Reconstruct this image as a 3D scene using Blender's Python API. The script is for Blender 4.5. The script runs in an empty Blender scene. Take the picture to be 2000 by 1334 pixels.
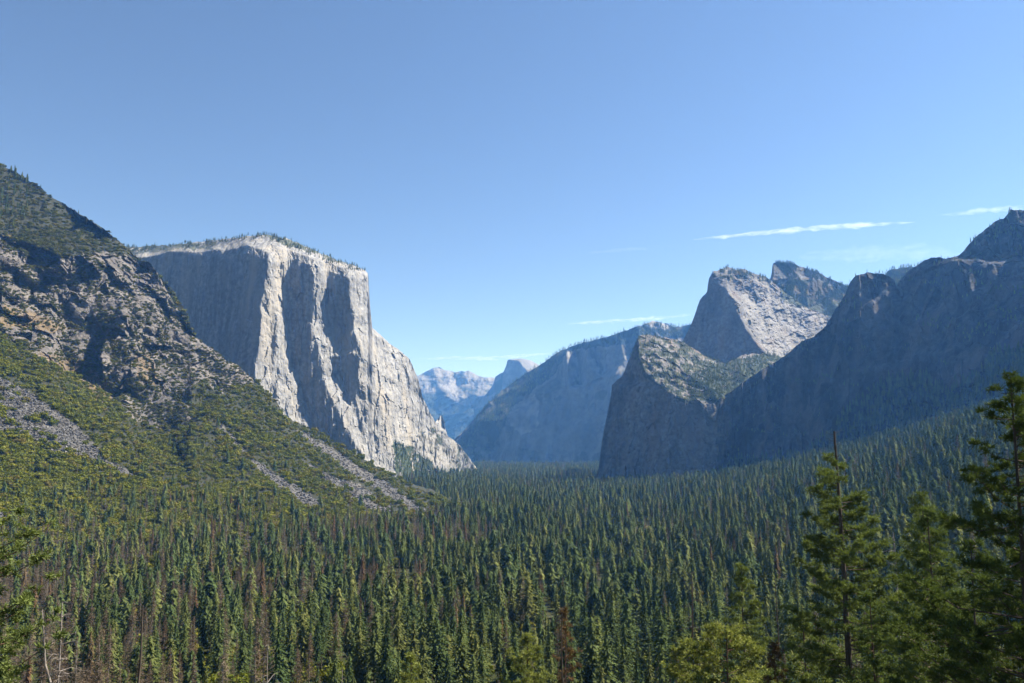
import bpy, math, random
import numpy as np
from mathutils import Vector
from mathutils.geometry import delaunay_2d_cdt

rng = np.random.default_rng(7)
random.seed(7)
scene = bpy.context.scene
ROOT = scene.collection
CAMZ = 140.0
F = 1650.0
PITCH = math.radians(7.0)
SUN_AZ = math.radians(74.0)     # to the right of straight ahead
SUN_EL = math.radians(48.0)

# ------------------------------------------------------------------ helpers
def at(px, py, Y):
    px = np.asarray(px, float); py = np.asarray(py, float); Y = np.asarray(Y, float)
    a = (px - 1000.0) / F
    b = (667.0 - py) / F
    s = Y / (math.cos(PITCH) - b * math.sin(PITCH))
    return np.stack([a * s, Y + 0 * a, CAMZ + s * (math.sin(PITCH) + b * math.cos(PITCH))], -1)

def project(P):
    P = np.asarray(P, float)
    x = P[..., 0]; y = P[..., 1]; z = P[..., 2] - CAMZ
    d = y * math.cos(PITCH) + z * math.sin(PITCH)
    u = -y * math.sin(PITCH) + z * math.cos(PITCH)
    d = np.where(d < 1e-3, 1e-3, d)
    return 1000 + F * x / d, 667 - F * u / d

def _hash(ix, iy, iz, seed):
    h = (ix * 374761393 + iy * 668265263 + iz * 1440662683 + seed * 974711) & 0xFFFFFFFF
    h = ((h ^ (h >> 13)) * 1274126177) & 0xFFFFFFFF
    h = ((h ^ (h >> 16)) * 2246822519) & 0xFFFFFFFF
    return ((h ^ (h >> 15)) & 0xFFFFFF) / float(0xFFFFFF)

def vnoise(p, seed=0):
    p = np.asarray(p, float)
    i = np.floor(p).astype(np.int64); f = p - i
    u = f * f * f * (f * (f * 6 - 15) + 10)
    out = 0
    for dx in (0, 1):
        wx = u[..., 0] if dx else 1 - u[..., 0]
        for dy in (0, 1):
            wy = u[..., 1] if dy else 1 - u[..., 1]
            for dz in (0, 1):
                wz = u[..., 2] if dz else 1 - u[..., 2]
                out = out + wx * wy * wz * _hash(i[..., 0] + dx, i[..., 1] + dy, i[..., 2] + dz, seed)
    return out * 2 - 1

def fbm(p, octv=4, seed=0, gain=0.5, ridged=False):
    p = np.asarray(p, float)
    s = 0; a = 1.0; tot = 0
    for o in range(octv):
        n = vnoise(p, seed + o * 17)
        if ridged:
            n = 1 - 2 * np.abs(n)
        s = s + a * n; tot += a
        a *= gain; p = p * 2.03 + 13.7
    return s / tot

def facets(p, seed=0, tilt=1.2):
    """blocky fracture: every cell has its own offset and tilt"""
    p = np.asarray(p, float); i = np.floor(p).astype(np.int64)
    best = np.full(p.shape[:-1], 1e9); val = np.zeros(p.shape[:-1])
    for dx in (-1, 0, 1):
        for dy in (-1, 0, 1):
            for dz in (-1, 0, 1):
                a, b, c = i[..., 0] + dx, i[..., 1] + dy, i[..., 2] + dz
                rx = p[..., 0] - a - _hash(a, b, c, seed); ry = p[..., 1] - b - _hash(a, b, c, seed + 1); rz = p[..., 2] - c - _hash(a, b, c, seed + 2)
                d = rx * rx + ry * ry + rz * rz
                v = _hash(a, b, c, seed + 3) - .5 + tilt * ((_hash(a, b, c, seed + 4) - .5) * rx + (_hash(a, b, c, seed + 5) - .5) * ry + (_hash(a, b, c, seed + 6) - .5) * rz)
                m = d < best
                best = np.where(m, d, best); val = np.where(m, v, val)
    return val * 2

def in_poly(px, py, poly):
    poly = np.asarray(poly, float)
    inside = np.zeros(np.shape(px), bool)
    n = len(poly); j = n - 1
    for i in range(n):
        xi, yi = poly[i]; xj, yj = poly[j]
        c = ((yi > py) != (yj > py)) & (px < (xj - xi) * (py - yi) / ((yj - yi) if yj != yi else 1e-9) + xi)
        inside ^= c
        j = i
    return inside

def blur(A, n):
    for _ in range(n):
        B = np.pad(A, ((1, 1), (0, 0)), 'edge'); A = (B[:-2] + 2 * B[1:-1] + B[2:]) / 4
        B = np.pad(A, ((0, 0), (1, 1)), 'edge'); A = (B[:, :-2] + 2 * B[:, 1:-1] + B[:, 2:]) / 4
    return A

def make_mesh(name, verts, faces, mat=None, smooth=False):
    me = bpy.data.meshes.new(name)
    verts = np.asarray(verts, np.float32)
    if isinstance(faces, np.ndarray):
        n, k = faces.shape
        me.vertices.add(len(verts)); me.vertices.foreach_set('co', verts.ravel())
        me.loops.add(n * k); me.loops.foreach_set('vertex_index', faces.astype(np.int32).ravel())
        me.polygons.add(n); me.polygons.foreach_set('loop_start', np.arange(0, n * k, k, dtype=np.int32))
        me.polygons.foreach_set('loop_total', np.full(n, k, np.int32))
        me.update(calc_edges=True)
    else:
        me.from_pydata(verts.tolist(), [], faces)
    me.polygons.foreach_set('use_smooth', np.full(len(me.polygons), smooth))
    if mat: me.materials.append(mat)
    me.validate()
    return me

def link(name, data, parent=None, loc=None):
    o = bpy.data.objects.new(name, data)
    ROOT.objects.link(o)
    if parent is not None: o.parent = parent
    if loc is not None: o.location = loc
    return o

def tag(o, label=None, cat=None, group=None, kind=None):
    if label: o['label'] = label
    if cat: o['category'] = cat
    if group: o['group'] = group
    if kind: o['kind'] = kind
    return o

def empty(name, loc, rz=0.0, scale=None):
    o = bpy.data.objects.new(name, None); ROOT.objects.link(o)
    o.empty_display_size = 1.0
    o.location = loc; o.rotation_euler = (0, 0, rz)
    if scale is not None: o.scale = scale
    return o

# ------------------------------------------------------------------ materials
class NT:
    def __init__(self, name):
        self.m = bpy.data.materials.new(name); self.m.use_nodes = True
        self.t = self.m.node_tree; self.t.nodes.clear()
        self.out = self.t.nodes.new('ShaderNodeOutputMaterial')
    def n(self, ty, **kw):
        nd = self.t.nodes.new(ty)
        for k, v in kw.items():
            if k.startswith('i_'):
                nd.inputs[k[2:].replace('_', ' ')].default_value = v
            else:
                setattr(nd, k, v)
        return nd
    def l(self, a, b): self.t.links.new(a, b)
    def ramp(self, fac, stops):
        r = self.n('ShaderNodeValToRGB')
        while len(r.color_ramp.elements) < len(stops): r.color_ramp.elements.new(0.5)
        for e, (p, c) in zip(r.color_ramp.elements, stops):
            e.position = p; e.color = (*c, 1)
        self.l(fac, r.inputs['Fac']); return r.outputs['Color']
    def noise(self, vec, scale, detail=4, rough=0.55):
        nd = self.n('ShaderNodeTexNoise'); nd.inputs['Scale'].default_value = scale
        nd.inputs['Detail'].default_value = detail; nd.inputs['Roughness'].default_value = rough
        if vec is not None: self.l(vec, nd.inputs['Vector'])
        return nd.outputs['Fac']
    def mapping(self, vec, scale):
        mp = self.n('ShaderNodeMapping'); mp.inputs['Scale'].default_value = scale
        self.l(vec, mp.inputs['Vector']); return mp.outputs['Vector']
    def mix(self, fac, a, b, blend='MIX'):
        m = self.n('ShaderNodeMix', data_type='RGBA', blend_type=blend)
        if isinstance(fac, float): m.inputs[0].default_value = fac
        else: self.l(fac, m.inputs[0])
        for s, v in ((6, a), (7, b)):
            if isinstance(v, tuple): m.inputs[s].default_value = (*v, 1)
            else: self.l(v, m.inputs[s])
        return m.outputs[2]

def rock_material(name, light, dark, stain, vegc, streak=(0.02, 0.02, 0.003), sc=1.0, bump=0.6, bumpd=3.0, warm=None, contrast=1.0):
    t = NT(name)
    geo = t.n('ShaderNodeNewGeometry'); P = geo.outputs['Position']
    big = t.noise(t.mapping(P, streak), 1.0, 6, 0.6)
    fine = t.noise(P, 0.06 * sc, 6, 0.65)
    base = t.ramp(big, [(0.5 - 0.17 / contrast, dark), (0.5 + 0.14 / contrast, light)])
    st = t.ramp(fine, [(0.36, (1, 1, 1)), (0.62, (0, 0, 0))])
    sep = t.n('ShaderNodeMath', operation='MULTIPLY'); t.l(st, sep.inputs[0]); sep.inputs[1].default_value = 0.75
    col = t.mix(sep.outputs[0], base, stain)
    if warm:
        wn = t.noise(t.mapping(P, (0.012, 0.012, 0.002)), 1.0, 3, 0.5)
        wf = t.ramp(wn, [(0.5, (0, 0, 0)), (0.7, (0.8, 0.8, 0.8))])
        col = t.mix(wf, col, warm)
    for an, c in (('veg', vegc), ('talus', (0.07, 0.067, 0.062)), ('grass', (0.13, 0.09, 0.042)), ('pale', (0.24, 0.225, 0.20))):
        at_ = t.n('ShaderNodeAttribute', attribute_name=an)
        col = t.mix(at_.outputs['Fac'], col, c)
    b = t.n('ShaderNodeBump'); b.inputs['Strength'].default_value = bump; b.inputs['Distance'].default_value = bumpd
    bn = t.noise(P, 0.09 * sc, 8, 0.7)
    t.l(bn, b.inputs['Height'])
    d = t.n('ShaderNodeBsdfPrincipled'); d.inputs['Roughness'].default_value = 0.95
    d.inputs['Specular IOR Level'].default_value = 0.15
    t.l(col, d.inputs['Base Color']); t.l(b.outputs['Normal'], d.inputs['Normal'])
    t.l(d.outputs[0], t.out.inputs['Surface'])
    return t.m

def leaf_material(name, stops, transl=0.3, nscale=0.15):
    t = NT(name)
    oi = t.n('ShaderNodeObjectInfo'); geo = t.n('ShaderNodeNewGeometry')
    c1 = t.ramp(oi.outputs['Random'], stops)
    hn = t.noise(geo.outputs['Position'], nscale, 3, 0.6)
    v = t.ramp(hn, [(0.3, (0.6, 0.62, 0.6)), (0.7, (1.4, 1.35, 1.2))])
    col = t.mix(1.0, c1, v, 'MULTIPLY')
    d = t.n('ShaderNodeBsdfDiffuse'); tr = t.n('ShaderNodeBsdfTranslucent')
    t.l(col, d.inputs['Color'])
    tc = t.mix(1.0, col, (1.15, 1.25, 0.55), 'MULTIPLY'); t.l(tc, tr.inputs['Color'])
    mx = t.n('ShaderNodeMixShader'); mx.inputs[0].default_value = transl
    t.l(d.outputs[0], mx.inputs[1]); t.l(tr.outputs[0], mx.inputs[2])
    t.l(mx.outputs[0], t.out.inputs['Surface'])
    return t.m

def bark_material(name, c0, c1, scale=3.0):
    t = NT(name)
    tc = t.n('ShaderNodeTexCoord')
    n_ = t.noise(t.mapping(tc.outputs['Object'], (scale, scale, scale * 0.2)), 1.0, 5, 0.65)
    col = t.ramp(n_, [(0.35, c0), (0.65, c1)])
    b = t.n('ShaderNodeBump'); b.inputs['Strength'].default_value = 0.8; b.inputs['Distance'].default_value = 0.05
    t.l(n_, b.inputs['Height'])
    d = t.n('ShaderNodeBsdfPrincipled'); d.inputs['Roughness'].default_value = 0.95
    d.inputs['Specular IOR Level'].default_value = 0.1
    t.l(col, d.inputs['Base Color']); t.l(b.outputs['Normal'], d.inputs['Normal'])
    t.l(d.outputs[0], t.out.inputs['Surface'])
    return t.m

M = {}
M['elcap'] = rock_material('pale_granite', (0.27, 0.26, 0.242), (0.165, 0.16, 0.15), (0.095, 0.093, 0.088), (0.035, 0.045, 0.018),
                           streak=(0.045, 0.045, 0.0028), warm=(0.27, 0.238, 0.19), bump=0.6, bumpd=3.0, contrast=1.5)
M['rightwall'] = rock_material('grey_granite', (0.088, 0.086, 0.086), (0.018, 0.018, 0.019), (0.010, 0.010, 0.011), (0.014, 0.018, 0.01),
                               streak=(0.012, 0.012, 0.0022), warm=(0.085, 0.07, 0.058), bump=0.8, bumpd=5.0, contrast=1.7)  # streak contrast raised in colour to stand in for shading of the ribs
M['cathedral'] = rock_material('weathered_granite', (0.20, 0.185, 0.165), (0.085, 0.08, 0.075), (0.055, 0.052, 0.05), (0.03, 0.038, 0.014),
                               streak=(0.012, 0.012, 0.004), warm=(0.15, 0.11, 0.08), bump=0.8, bumpd=5.0)
M['hill'] = rock_material('hill_rock', (0.17, 0.15, 0.13), (0.07, 0.062, 0.055), (0.038, 0.035, 0.032), (0.020, 0.022, 0.008),
                          streak=(0.02, 0.02, 0.008), sc=2.0, bump=1.0, bumpd=3.0, contrast=1.2)
M['far'] = rock_material('far_granite', (0.19, 0.18, 0.165), (0.10, 0.098, 0.092), (0.06, 0.06, 0.056), (0.022, 0.032, 0.016),
                         streak=(0.004, 0.004, 0.0015), sc=0.25, bump=0.6, bumpd=12.0)

M['bare'] = rock_material('bare_far_granite', (0.14, 0.132, 0.12), (0.075, 0.074, 0.07), (0.05, 0.05, 0.047), (0.018, 0.026, 0.016),
                          streak=(0.004, 0.004, 0.0015), sc=0.25, bump=0.6, bumpd=12.0)
def ground_mat():
    t = NT('forest_floor')
    geo = t.n('ShaderNodeNewGeometry'); P = geo.outputs['Position']
    n1 = t.noise(P, 0.02, 6, 0.6)
    col = t.ramp(n1, [(0.3, (0.020, 0.026, 0.010)), (0.55, (0.032, 0.035, 0.015)), (0.75, (0.05, 0.046, 0.024))])
    a = t.n('ShaderNodeAttribute', attribute_name='meadow')
    col = t.mix(a.outputs['Fac'], col, (0.10, 0.085, 0.042))
    d = t.n('ShaderNodeBsdfDiffuse'); t.l(col, d.inputs['Color']); t.l(d.outputs[0], t.out.inputs['Surface'])
    return t.m
M['ground'] = ground_mat()
G = [(0.0, (0.050, 0.073, 0.029)), (0.35, (0.068, 0.091, 0.035)), (0.7, (0.092, 0.110, 0.039)), (1.0, (0.122, 0.127, 0.043))]
M['conifer'] = leaf_material('conifer_needles', G, 0.28, 0.08)
M['dead'] = leaf_material('dead_needles', [(0.0, (0.10, 0.072, 0.055)), (0.5, (0.125, 0.094, 0.072)), (1.0, (0.155, 0.125, 0.10))], 0.2, 0.1)
M['rust'] = leaf_material('rusty_needles', [(0.0, (0.095, 0.058, 0.036)), (0.6, (0.125, 0.08, 0.044)), (1.0, (0.13, 0.098, 0.055))], 0.25, 0.1)
M['oak'] = leaf_material('oak_leaves', [(0.0, (0.078, 0.092, 0.015)), (0.5, (0.110, 0.118, 0.018)), (0.85, (0.142, 0.138, 0.022)), (1.0, (0.125, 0.10, 0.026))], 0.25, 0.12)
M['scrub'] = leaf_material('dry_scrub_leaves', [(0.0, (0.056, 0.068, 0.016)), (0.5, (0.086, 0.090, 0.021)), (1.0, (0.11, 0.096, 0.030))], 0.2, 0.12)
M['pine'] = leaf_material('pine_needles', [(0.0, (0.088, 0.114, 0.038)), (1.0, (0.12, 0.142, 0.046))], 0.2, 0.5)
M['pinedark'] = leaf_material('shade_tinted_pine_needles', [(0.0, (0.058, 0.078, 0.026)), (1.0, (0.07, 0.09, 0.03))], 0.2, 0.5)  # same needles with backlit shade put into the colour
M['pinebright'] = leaf_material('sun_tinted_pine_needles', [(0.0, (0.145, 0.165, 0.05)), (1.0, (0.175, 0.185, 0.058))], 0.25, 0.5)  # same needles with sunlight put into the colour
M['bark'] = bark_material('conifer_bark', (0.035, 0.028, 0.022), (0.10, 0.075, 0.055))
M['redbark'] = bark_material('pine_bark', (0.045, 0.028, 0.02), (0.13, 0.075, 0.05))
M['deadwood'] = bark_material('weathered_deadwood', (0.10, 0.08, 0.065), (0.30, 0.26, 0.22))
M['greybark'] = bark_material('grey_dead_bark', (0.12, 0.10, 0.085), (0.24, 0.21, 0.18))
def rubble_mat():
    t = NT('talus_stone')
    oi = t.n('ShaderNodeObjectInfo')
    col = t.ramp(oi.outputs['Random'], [(0, (0.035, 0.033, 0.031)), (0.6, (0.07, 0.067, 0.062)), (1, (0.14, 0.135, 0.128))])
    d = t.n('ShaderNodeBsdfDiffuse'); t.l(col, d.inputs['Color']); t.l(d.outputs[0], t.out.inputs['Surface'])
    return t.m
M['rubble'] = rubble_mat()

# ------------------------------------------------------------------ relief mountains
RELIEFS = {}
class Relief: pass

def depth_lookup(chains, loose):
    V = []; E = []; D = []
    idx = {}
    def add(p):
        k = (round(p[0], 2), round(p[1], 2))
        if k in idx: return idx[k]
        idx[k] = len(V); V.append(Vector((p[0], p[1]))); D.append(p[2]); return idx[k]
    for ch in chains:
        ids = [add(p) for p in ch]
        for a, b in zip(ids, ids[1:]):
            if a != b: E.append((a, b))
    for p in loose: add(p)
    r = delaunay_2d_cdt(V, E, [], 0, 1e-4)
    ov, tris, orig = r[0], r[2], r[3]
    P0 = np.array([(v.x, v.y) for v in V]); D = np.array(D)
    dd = []
    for v, o in zip(ov, orig):
        if o: dd.append(D[o[0]])
        else:
            w = 1 / (np.sum((P0 - (v.x, v.y)) ** 2, 1) + 1e-3) ** 1.5
            dd.append(np.sum(w * D) / w.sum())
    return np.array([(v.x, v.y) for v in ov]), np.array(dd), [tuple(t) for t in tris], P0, D

def depth_eval(lk, X, Y):
    ov, dd, tris, P0, D = lk
    out = np.full(X.shape, np.nan)
    for a, b, c in tris:
        (x1, y1), (x2, y2), (x3, y3) = ov[a], ov[b], ov[c]
        den = (y2 - y3) * (x1 - x3) + (x3 - x2) * (y1 - y3)
        if abs(den) < 1e-9: continue
        bb = (X >= min(x1, x2, x3) - .01) & (X <= max(x1, x2, x3) + .01) & (Y >= min(y1, y2, y3) - .01) & (Y <= max(y1, y2, y3) + .01)
        ii = np.nonzero(bb)
        if len(ii[0]) == 0: continue
        xs = X[ii]; ys = Y[ii]
        w1 = ((y2 - y3) * (xs - x3) + (x3 - x2) * (ys - y3)) / den
        w2 = ((y3 - y1) * (xs - x3) + (x1 - x3) * (ys - y3)) / den
        w3 = 1 - w1 - w2
        ok = (w1 > -1e-4) & (w2 > -1e-4) & (w3 > -1e-4)
        tgt = (ii[0][ok], ii[1][ok])
        out[tgt] = (w1 * dd[a] + w2 * dd[b] + w3 * dd[c])[ok]
    nan = np.isnan(out)
    if nan.any():
        xs = X[nan]; ys = Y[nan]
        acc = np.zeros(len(xs)); W = np.zeros(len(xs))
        for (x, y), d in zip(P0, D):
            w = 1 / ((xs - x) ** 2 + (ys - y) ** 2 + 1) ** 2
            acc += w * d; W += w
        out[nan] = acc / W
    return out

def relief(name, sky, bottom, chains, loose, mat, step=2.0, warp=4.0, blurn=1, jit=1.5, disp=None, back=700.0, masks=None, smooth=False, seed=0):
    sky = np.array(sky, float); bottom = np.array(bottom, float)
    px = np.arange(sky[0, 0], sky[-1, 0] + step, step)
    top = np.interp(px, sky[:, 0], sky[:, 1])
    top = top + jit * fbm(np.stack([px / 7.0, px * 0, px * 0 + seed], -1), 3, seed) * 2
    bot = np.interp(px, bottom[:, 0], bottom[:, 1])
    bot = np.maximum(bot, top + 4)
    nr = int(np.max(bot - top) / step) + 2
    v = np.linspace(0, 1, nr)[:, None]
    PX = np.repeat(px[None, :], nr, 0); PY = bot[None, :] + (top - bot)[None, :] * v
    q = np.stack([PX / 28, PY / 40, PX * 0 + seed], -1)
    wx = warp * fbm(q, 4, seed + 3); wy = warp * fbm(q + 50, 4, seed + 5)
    fade = np.clip((1 - v) * 12, 0, 1)
    lk = depth_lookup(chains, loose)
    br = 1.7 * blurn
    D = 0
    for ox, oy, ww in ((0, 0, .28), (br, 0, .18), (-br, 0, .18), (0, br, .18), (0, -br, .18)):
        D = D + ww * depth_eval(lk, PX + wx * 2 + ox, PY + wy * 2 * fade + oy)
    P = at(PX, PY, D)
    if disp is not None:
        D = D + disp(P, PX, PY)
        P = at(PX, PY, D)
    nc = len(px)
    # back side: keeps going away from the viewer and drops to the floor
    rows = [P]
    K = 7
    t0 = P[-1]
    for k in range(1, K + 1):
        f = k / K
        r = t0.copy()
        dirn = r[:, :2] / np.linalg.norm(r[:, :2], axis=1)[:, None]
        r[:, :2] += dirn * back * f
        r[:, 2] = t0[:, 2] * (1 - f ** 2.0) - 5 * f - 8 * f
        rows.append(r[None])
    A = np.concatenate(rows, 0)
    n0 = A.shape[0]
    I = np.arange(n0 * nc).reshape(n0, nc)
    faces = np.stack([I[:-1, :-1], I[:-1, 1:], I[1:, 1:], I[1:, :-1]], -1).reshape(-1, 4)
    me = make_mesh(name, A.reshape(-1, 3), faces, mat, smooth)
    R = Relief(); R.px = px; R.top = top; R.bot = bot; R.P = P; R.D = D; R.PX = PX; R.PY = PY; R.mask = {}
    q2 = np.stack([PX / 9, PY / 9, PX * 0 + 3.3], -1)
    mx = PX + 7 * fbm(q2, 3, seed + 21); my = PY + 7 * fbm(q2 + 31, 3, seed + 22)
    for an, fn in (masks or {}).items():
        m = np.asarray(fn(mx, my, P), float)
        R.mask[an] = m
        full = np.concatenate([m, np.repeat(m[-1:], K, 0)], 0)
        a = me.attributes.new(an, 'FLOAT', 'POINT'); a.data.foreach_set('value', full.ravel().astype(np.float32))
    o = link(name, me)
    tag(o, kind='structure')
    RELIEFS[name] = R
    R.obj = o
    return R

def polys(*ps):
    def f(x, y, P):
        m = np.zeros(x.shape, bool)
        for p in ps: m |= in_poly(x, y, p)
        return m.astype(float)
    return f

# --- the big pale wall on the left
sky = [(225,484),(255,482),(330,479),(400,471),(460,464),(520,458),(560,466),(610,487),(650,505),(690,518),(712,527),(719,534),(722,590),(727,640),(742,653),(760,670),(785,688),(800,701),(815,735),(825,775),(845,815),(856,836),(880,856),(900,872),(920,900),(935,920),(942,935)]
bottom = [(225,800),(420,800),(500,830),(620,880),(780,975),(945,975)]
ch = [
 [(225,512,3760),(260,507,3710),(330,492,3600),(440,490,3430),(480,478,3370),(526,492,3310),(545,483,3370),(562,487,3430),(590,497,3435),(612,504,3430),(633,510,3505),(655,517,3512),(679,525,3510),(700,532,3580),(716,541,3640)],
 [(440,506,3405),(480,494,3345),(524,508,3288),(545,500,3350),(560,503,3408),(590,513,3412),(612,520,3408),(634,527,3486),(655,533,3492),(679,541,3490),(700,548,3562)],
 [(225,481,3970),(330,476,3800),(400,468,3650),(460,461,3560),(520,455,3500),(560,463,3550),(610,484,3570),(650,502,3640),(690,515,3660),(722,528,3740)],
 [(526,492,3310),(520,541,3300),(512,602,3290),(505,667,3275),(499,720,3270),(497,800,3255)],
 [(562,487,3430),(556,545,3405),(569,583,3440),(571,629,3450),(564,690,3440),(574,728,3460),(591,759,3490),(605,808,3510),(616,837,3520),(632,880,3520)],
 [(612,504,3430),(610,564,3425),(612,621,3445),(619,675,3450),(627,705,3470),(631,736,3475),(644,762,3490),(671,827,3515),(702,885,3530),(715,910,3530)],
 [(633,510,3505),(640,583,3520),(651,636,3560),(655,678,3555),(642,697,3520),(653,732,3560),(671,762,3570),(684,793,3570),(699,820,3590),(714,862,3580),(730,904,3590),(742,945,3590)],
 [(679,525,3510),(686,590,3520),(694,644,3555),(703,690,3560),(700,740,3575),(692,774,3575),(708,830,3590),(722,870,3590),(733,905,3590),(748,945,3590)],
 [(716,541,3640),(722,600,3680),(728,650,3690),(742,720,3700),(755,790,3700),(762,850,3690),(774,922,3670),(778,960,3670)],
 [(722,528,3740),(725,590,3800),(730,638,3840),(762,668,3900),(803,699,3980),(818,735,4000),(828,775,4050),(848,813,4120),(860,835,4180),(903,870,4350),(923,900,4480),(940,922,4600),(950,975,4620)],
 [(762,850,3700),(800,868,3880),(830,850,4030),(858,838,4160)],
 [(785,960,3760),(830,960,4050),(880,960,4330)],
]
def d_el(P, PX, PY):
    x, y, z = P[..., 0], P[..., 1], P[..., 2]
    col = fbm(np.stack([x / 30, z / 380, y / 90], -1), 5, 11, 0.6)
    blk = fbm(np.stack([x / 70, z / 130, y / 120], -1), 3, 12)
    flake = fbm(np.stack([x / 14, z / 60, y / 40], -1), 3, 13, 0.6, True)
    right = np.clip((PX - 690) / 60, 0, 1)
    lean = 95 * np.clip((830 - PY) / 340, -.25, 1)
    leftq = np.where(PX < 515, 0.55, 1.0)
    fc = facets(np.stack([x / 26, z / 110, y / 60], -1), 16, 1.3); fc2 = facets(np.stack([x / 9 + .2 * z / 9, z / 34, y / 22], -1), 17, 1.3)
    return lean + (11 * col + 13 * blk + 3 * flake + 4.5 * fc + 1.5 * fc2) * leftq + right * (8 * fbm(np.stack([x / 40, y / 60, z / 130], -1), 4, 15, 0.6) + 4 * facets(np.stack([x / 28, y / 45, z / 60], -1), 18, 1.4))
pines_top = lambda x, y, P: np.clip((in_poly(x, y, [(220,478),(330,474),(420,466),(420,485),(330,488),(220,506)]) | in_poly(x, y, [(500,450),(560,462),(612,482),(700,512),(700,522),(600,492),(540,472)])) * (fbm(P / 30, 3, 77) > -0.3), 0, 1)
relief('granite_cliff', sky, bottom, ch, [(400,640,3470),(300,640,3640),(400,800,3440),(250,800,3700)], M['elcap'], step=1.6, warp=3.2, blurn=1, jit=1.2, disp=d_el, back=900,
       masks={'veg': lambda x, y, P: np.maximum(pines_top(x, y, P) * 0.75, np.maximum(in_poly(x, y, [(768,862),(800,872),(830,895),(880,925),(880,960),(775,960),(772,910)]) * (fbm(P / 35, 3, 8) > -0.35),
                               0.8 * (in_poly(x, y, [(800,850),(850,836),(905,872),(940,925),(880,925),(830,890)]) * (fbm(P / 30, 3, 9) > 0.18)))),
              'pale': lambda x, y, P: 0.75 * in_poly(x, y, [(805,845),(825,830),(835,845),(880,890),(900,920),(850,905),(815,875)])}, seed=1)

# --- lower dark tower across the valley
c6 = lambda u, v: (1120 + u / 2.779, 480 + v / 2.779)
sky = [(1160,945),(1168,919),(1179,840),(1192,779),(1196,752),(1205,742),(1217,733),(1226,710),(1239,674),(1246,657),(1264,653),(1293,660),(1325,664),(1343,674),(1386,700),(1419,710),(1455,692),(1490,690),(1540,700)]
bottom = [(1160,965),(1540,965)]
ch = [
 [(1172,965,3380),(1172,919,3400),(1182,840,3430),(1196,752,3470),(1217,733,3500),(1239,674,3540),(1246,650,3560)],
 [(1246,650,3560),(1246,696,3400),(1260,725,3330),(1293,757,3270),(1336,779,3215),(1386,789,3195),(1404,781,3200),(1450,768,3280),(1560,765,3380)],
 [(1246,650,3560),(1293,655,3590),(1343,668,3640),(1386,695,3650),(1419,705,3660),(1455,688,3760),(1545,690,3850)],
 [(1172,965,3380),(1260,965,3240),(1340,965,3140),(1400,965,3100),(1560,965,3300)],
]
def d_low(P, PX, PY):
    x, y, z = P[..., 0], P[..., 1], P[..., 2]
    return -230 + 16 * fbm(np.stack([x / 45, z / 200, y / 100], -1), 4, 31) + 8 * fbm(P / 35, 4, 33, 0.6, True) + 6 * facets(np.stack([x / 30, y / 30, z / 60], -1), 34, 1.4)
relief('rock_tower', sky, bottom, ch, [(1440,735,3420),(1340,720,3430),(1290,690,3440)], M['cathedral'], step=1.8, warp=3, blurn=1, jit=1.3, disp=d_low, back=250,
       masks={'veg': lambda x, y, P: np.maximum(in_poly(x, y, [(1345,740),(1390,715),(1440,700),(1560,680),(1560,770),(1400,785),(1380,780),(1345,770)]) * (fbm(P / 25, 3, 41) > -0.4) * 0.95,
                                                (in_poly(x, y, [(1236,660),(1300,655),(1420,710),(1400,790),(1330,785),(1260,735)]) * (fbm(P / 22, 3, 42) > -0.12)) * 0.85)}, seed=2)

# --- middle rock with the bright slab and the blunt spire behind it
sky = [(1318,700),(1332,667),(1350,635),(1362,600),(1368,585),(1381,570),(1384,546),(1393,531),(1419,521),(1437,525),(1458,528),(1483,537),(1507,547),(1522,562),(1545,580),(1575,600),(1610,614),(1640,622),(1720,640)]
bottom = [(1318,740),(1720,740)]
ch = [
 [(1318,740,4050),(1332,667,4110),(1350,632,4100),(1368,582,4090),(1384,545,4060)],
 [(1384,545,4060),(1419,566,3970),(1437,592,3920),(1451,628,3880),(1465,653,3850),(1487,682,3830),(1512,702,3820),(1530,740,3800)],
 [(1384,540,4060),(1393,528,4090),(1419,517,4130),(1458,524,4170),(1507,543,4230),(1545,577,4230),(1610,611,4260),(1720,636,4300)],
 [(1430,531,4100),(1460,542,4120),(1492,562,4130)],
 [(1428,560,4052),(1462,576,4088),(1492,578,4112)],
 [(1318,740,4050),(1400,740,3930),(1470,740,3850),(1530,740,3800),(1720,740,3900)],
]
def d_mid(P, PX, PY):
    x, y, z = P[..., 0], P[..., 1], P[..., 2]
    lit = in_poly(PX, PY, [(1384,535),(1419,566),(1451,628),(1512,702),(1720,740),(1720,560),(1500,540)])
    return 12 * fbm(np.stack([x / 40, z / 240, y / 100], -1), 4, 51) + lit * (16 * fbm(np.stack([(x + .5 * z) / 90, (z - .5 * x) / 40, y / 90], -1), 4, 53, 0.6) + 7 * facets(np.stack([(x + .5 * z) / 140, (z - .5 * x) / 42, y / 120], -1), 54, 1.6) + 3 * facets(np.stack([(x + .5 * z) / 40, (z - .5 * x) / 14, y / 40], -1), 56, 1.6)) + 4 * fbm(P / 20, 3, 55, 0.6, True)
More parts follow.
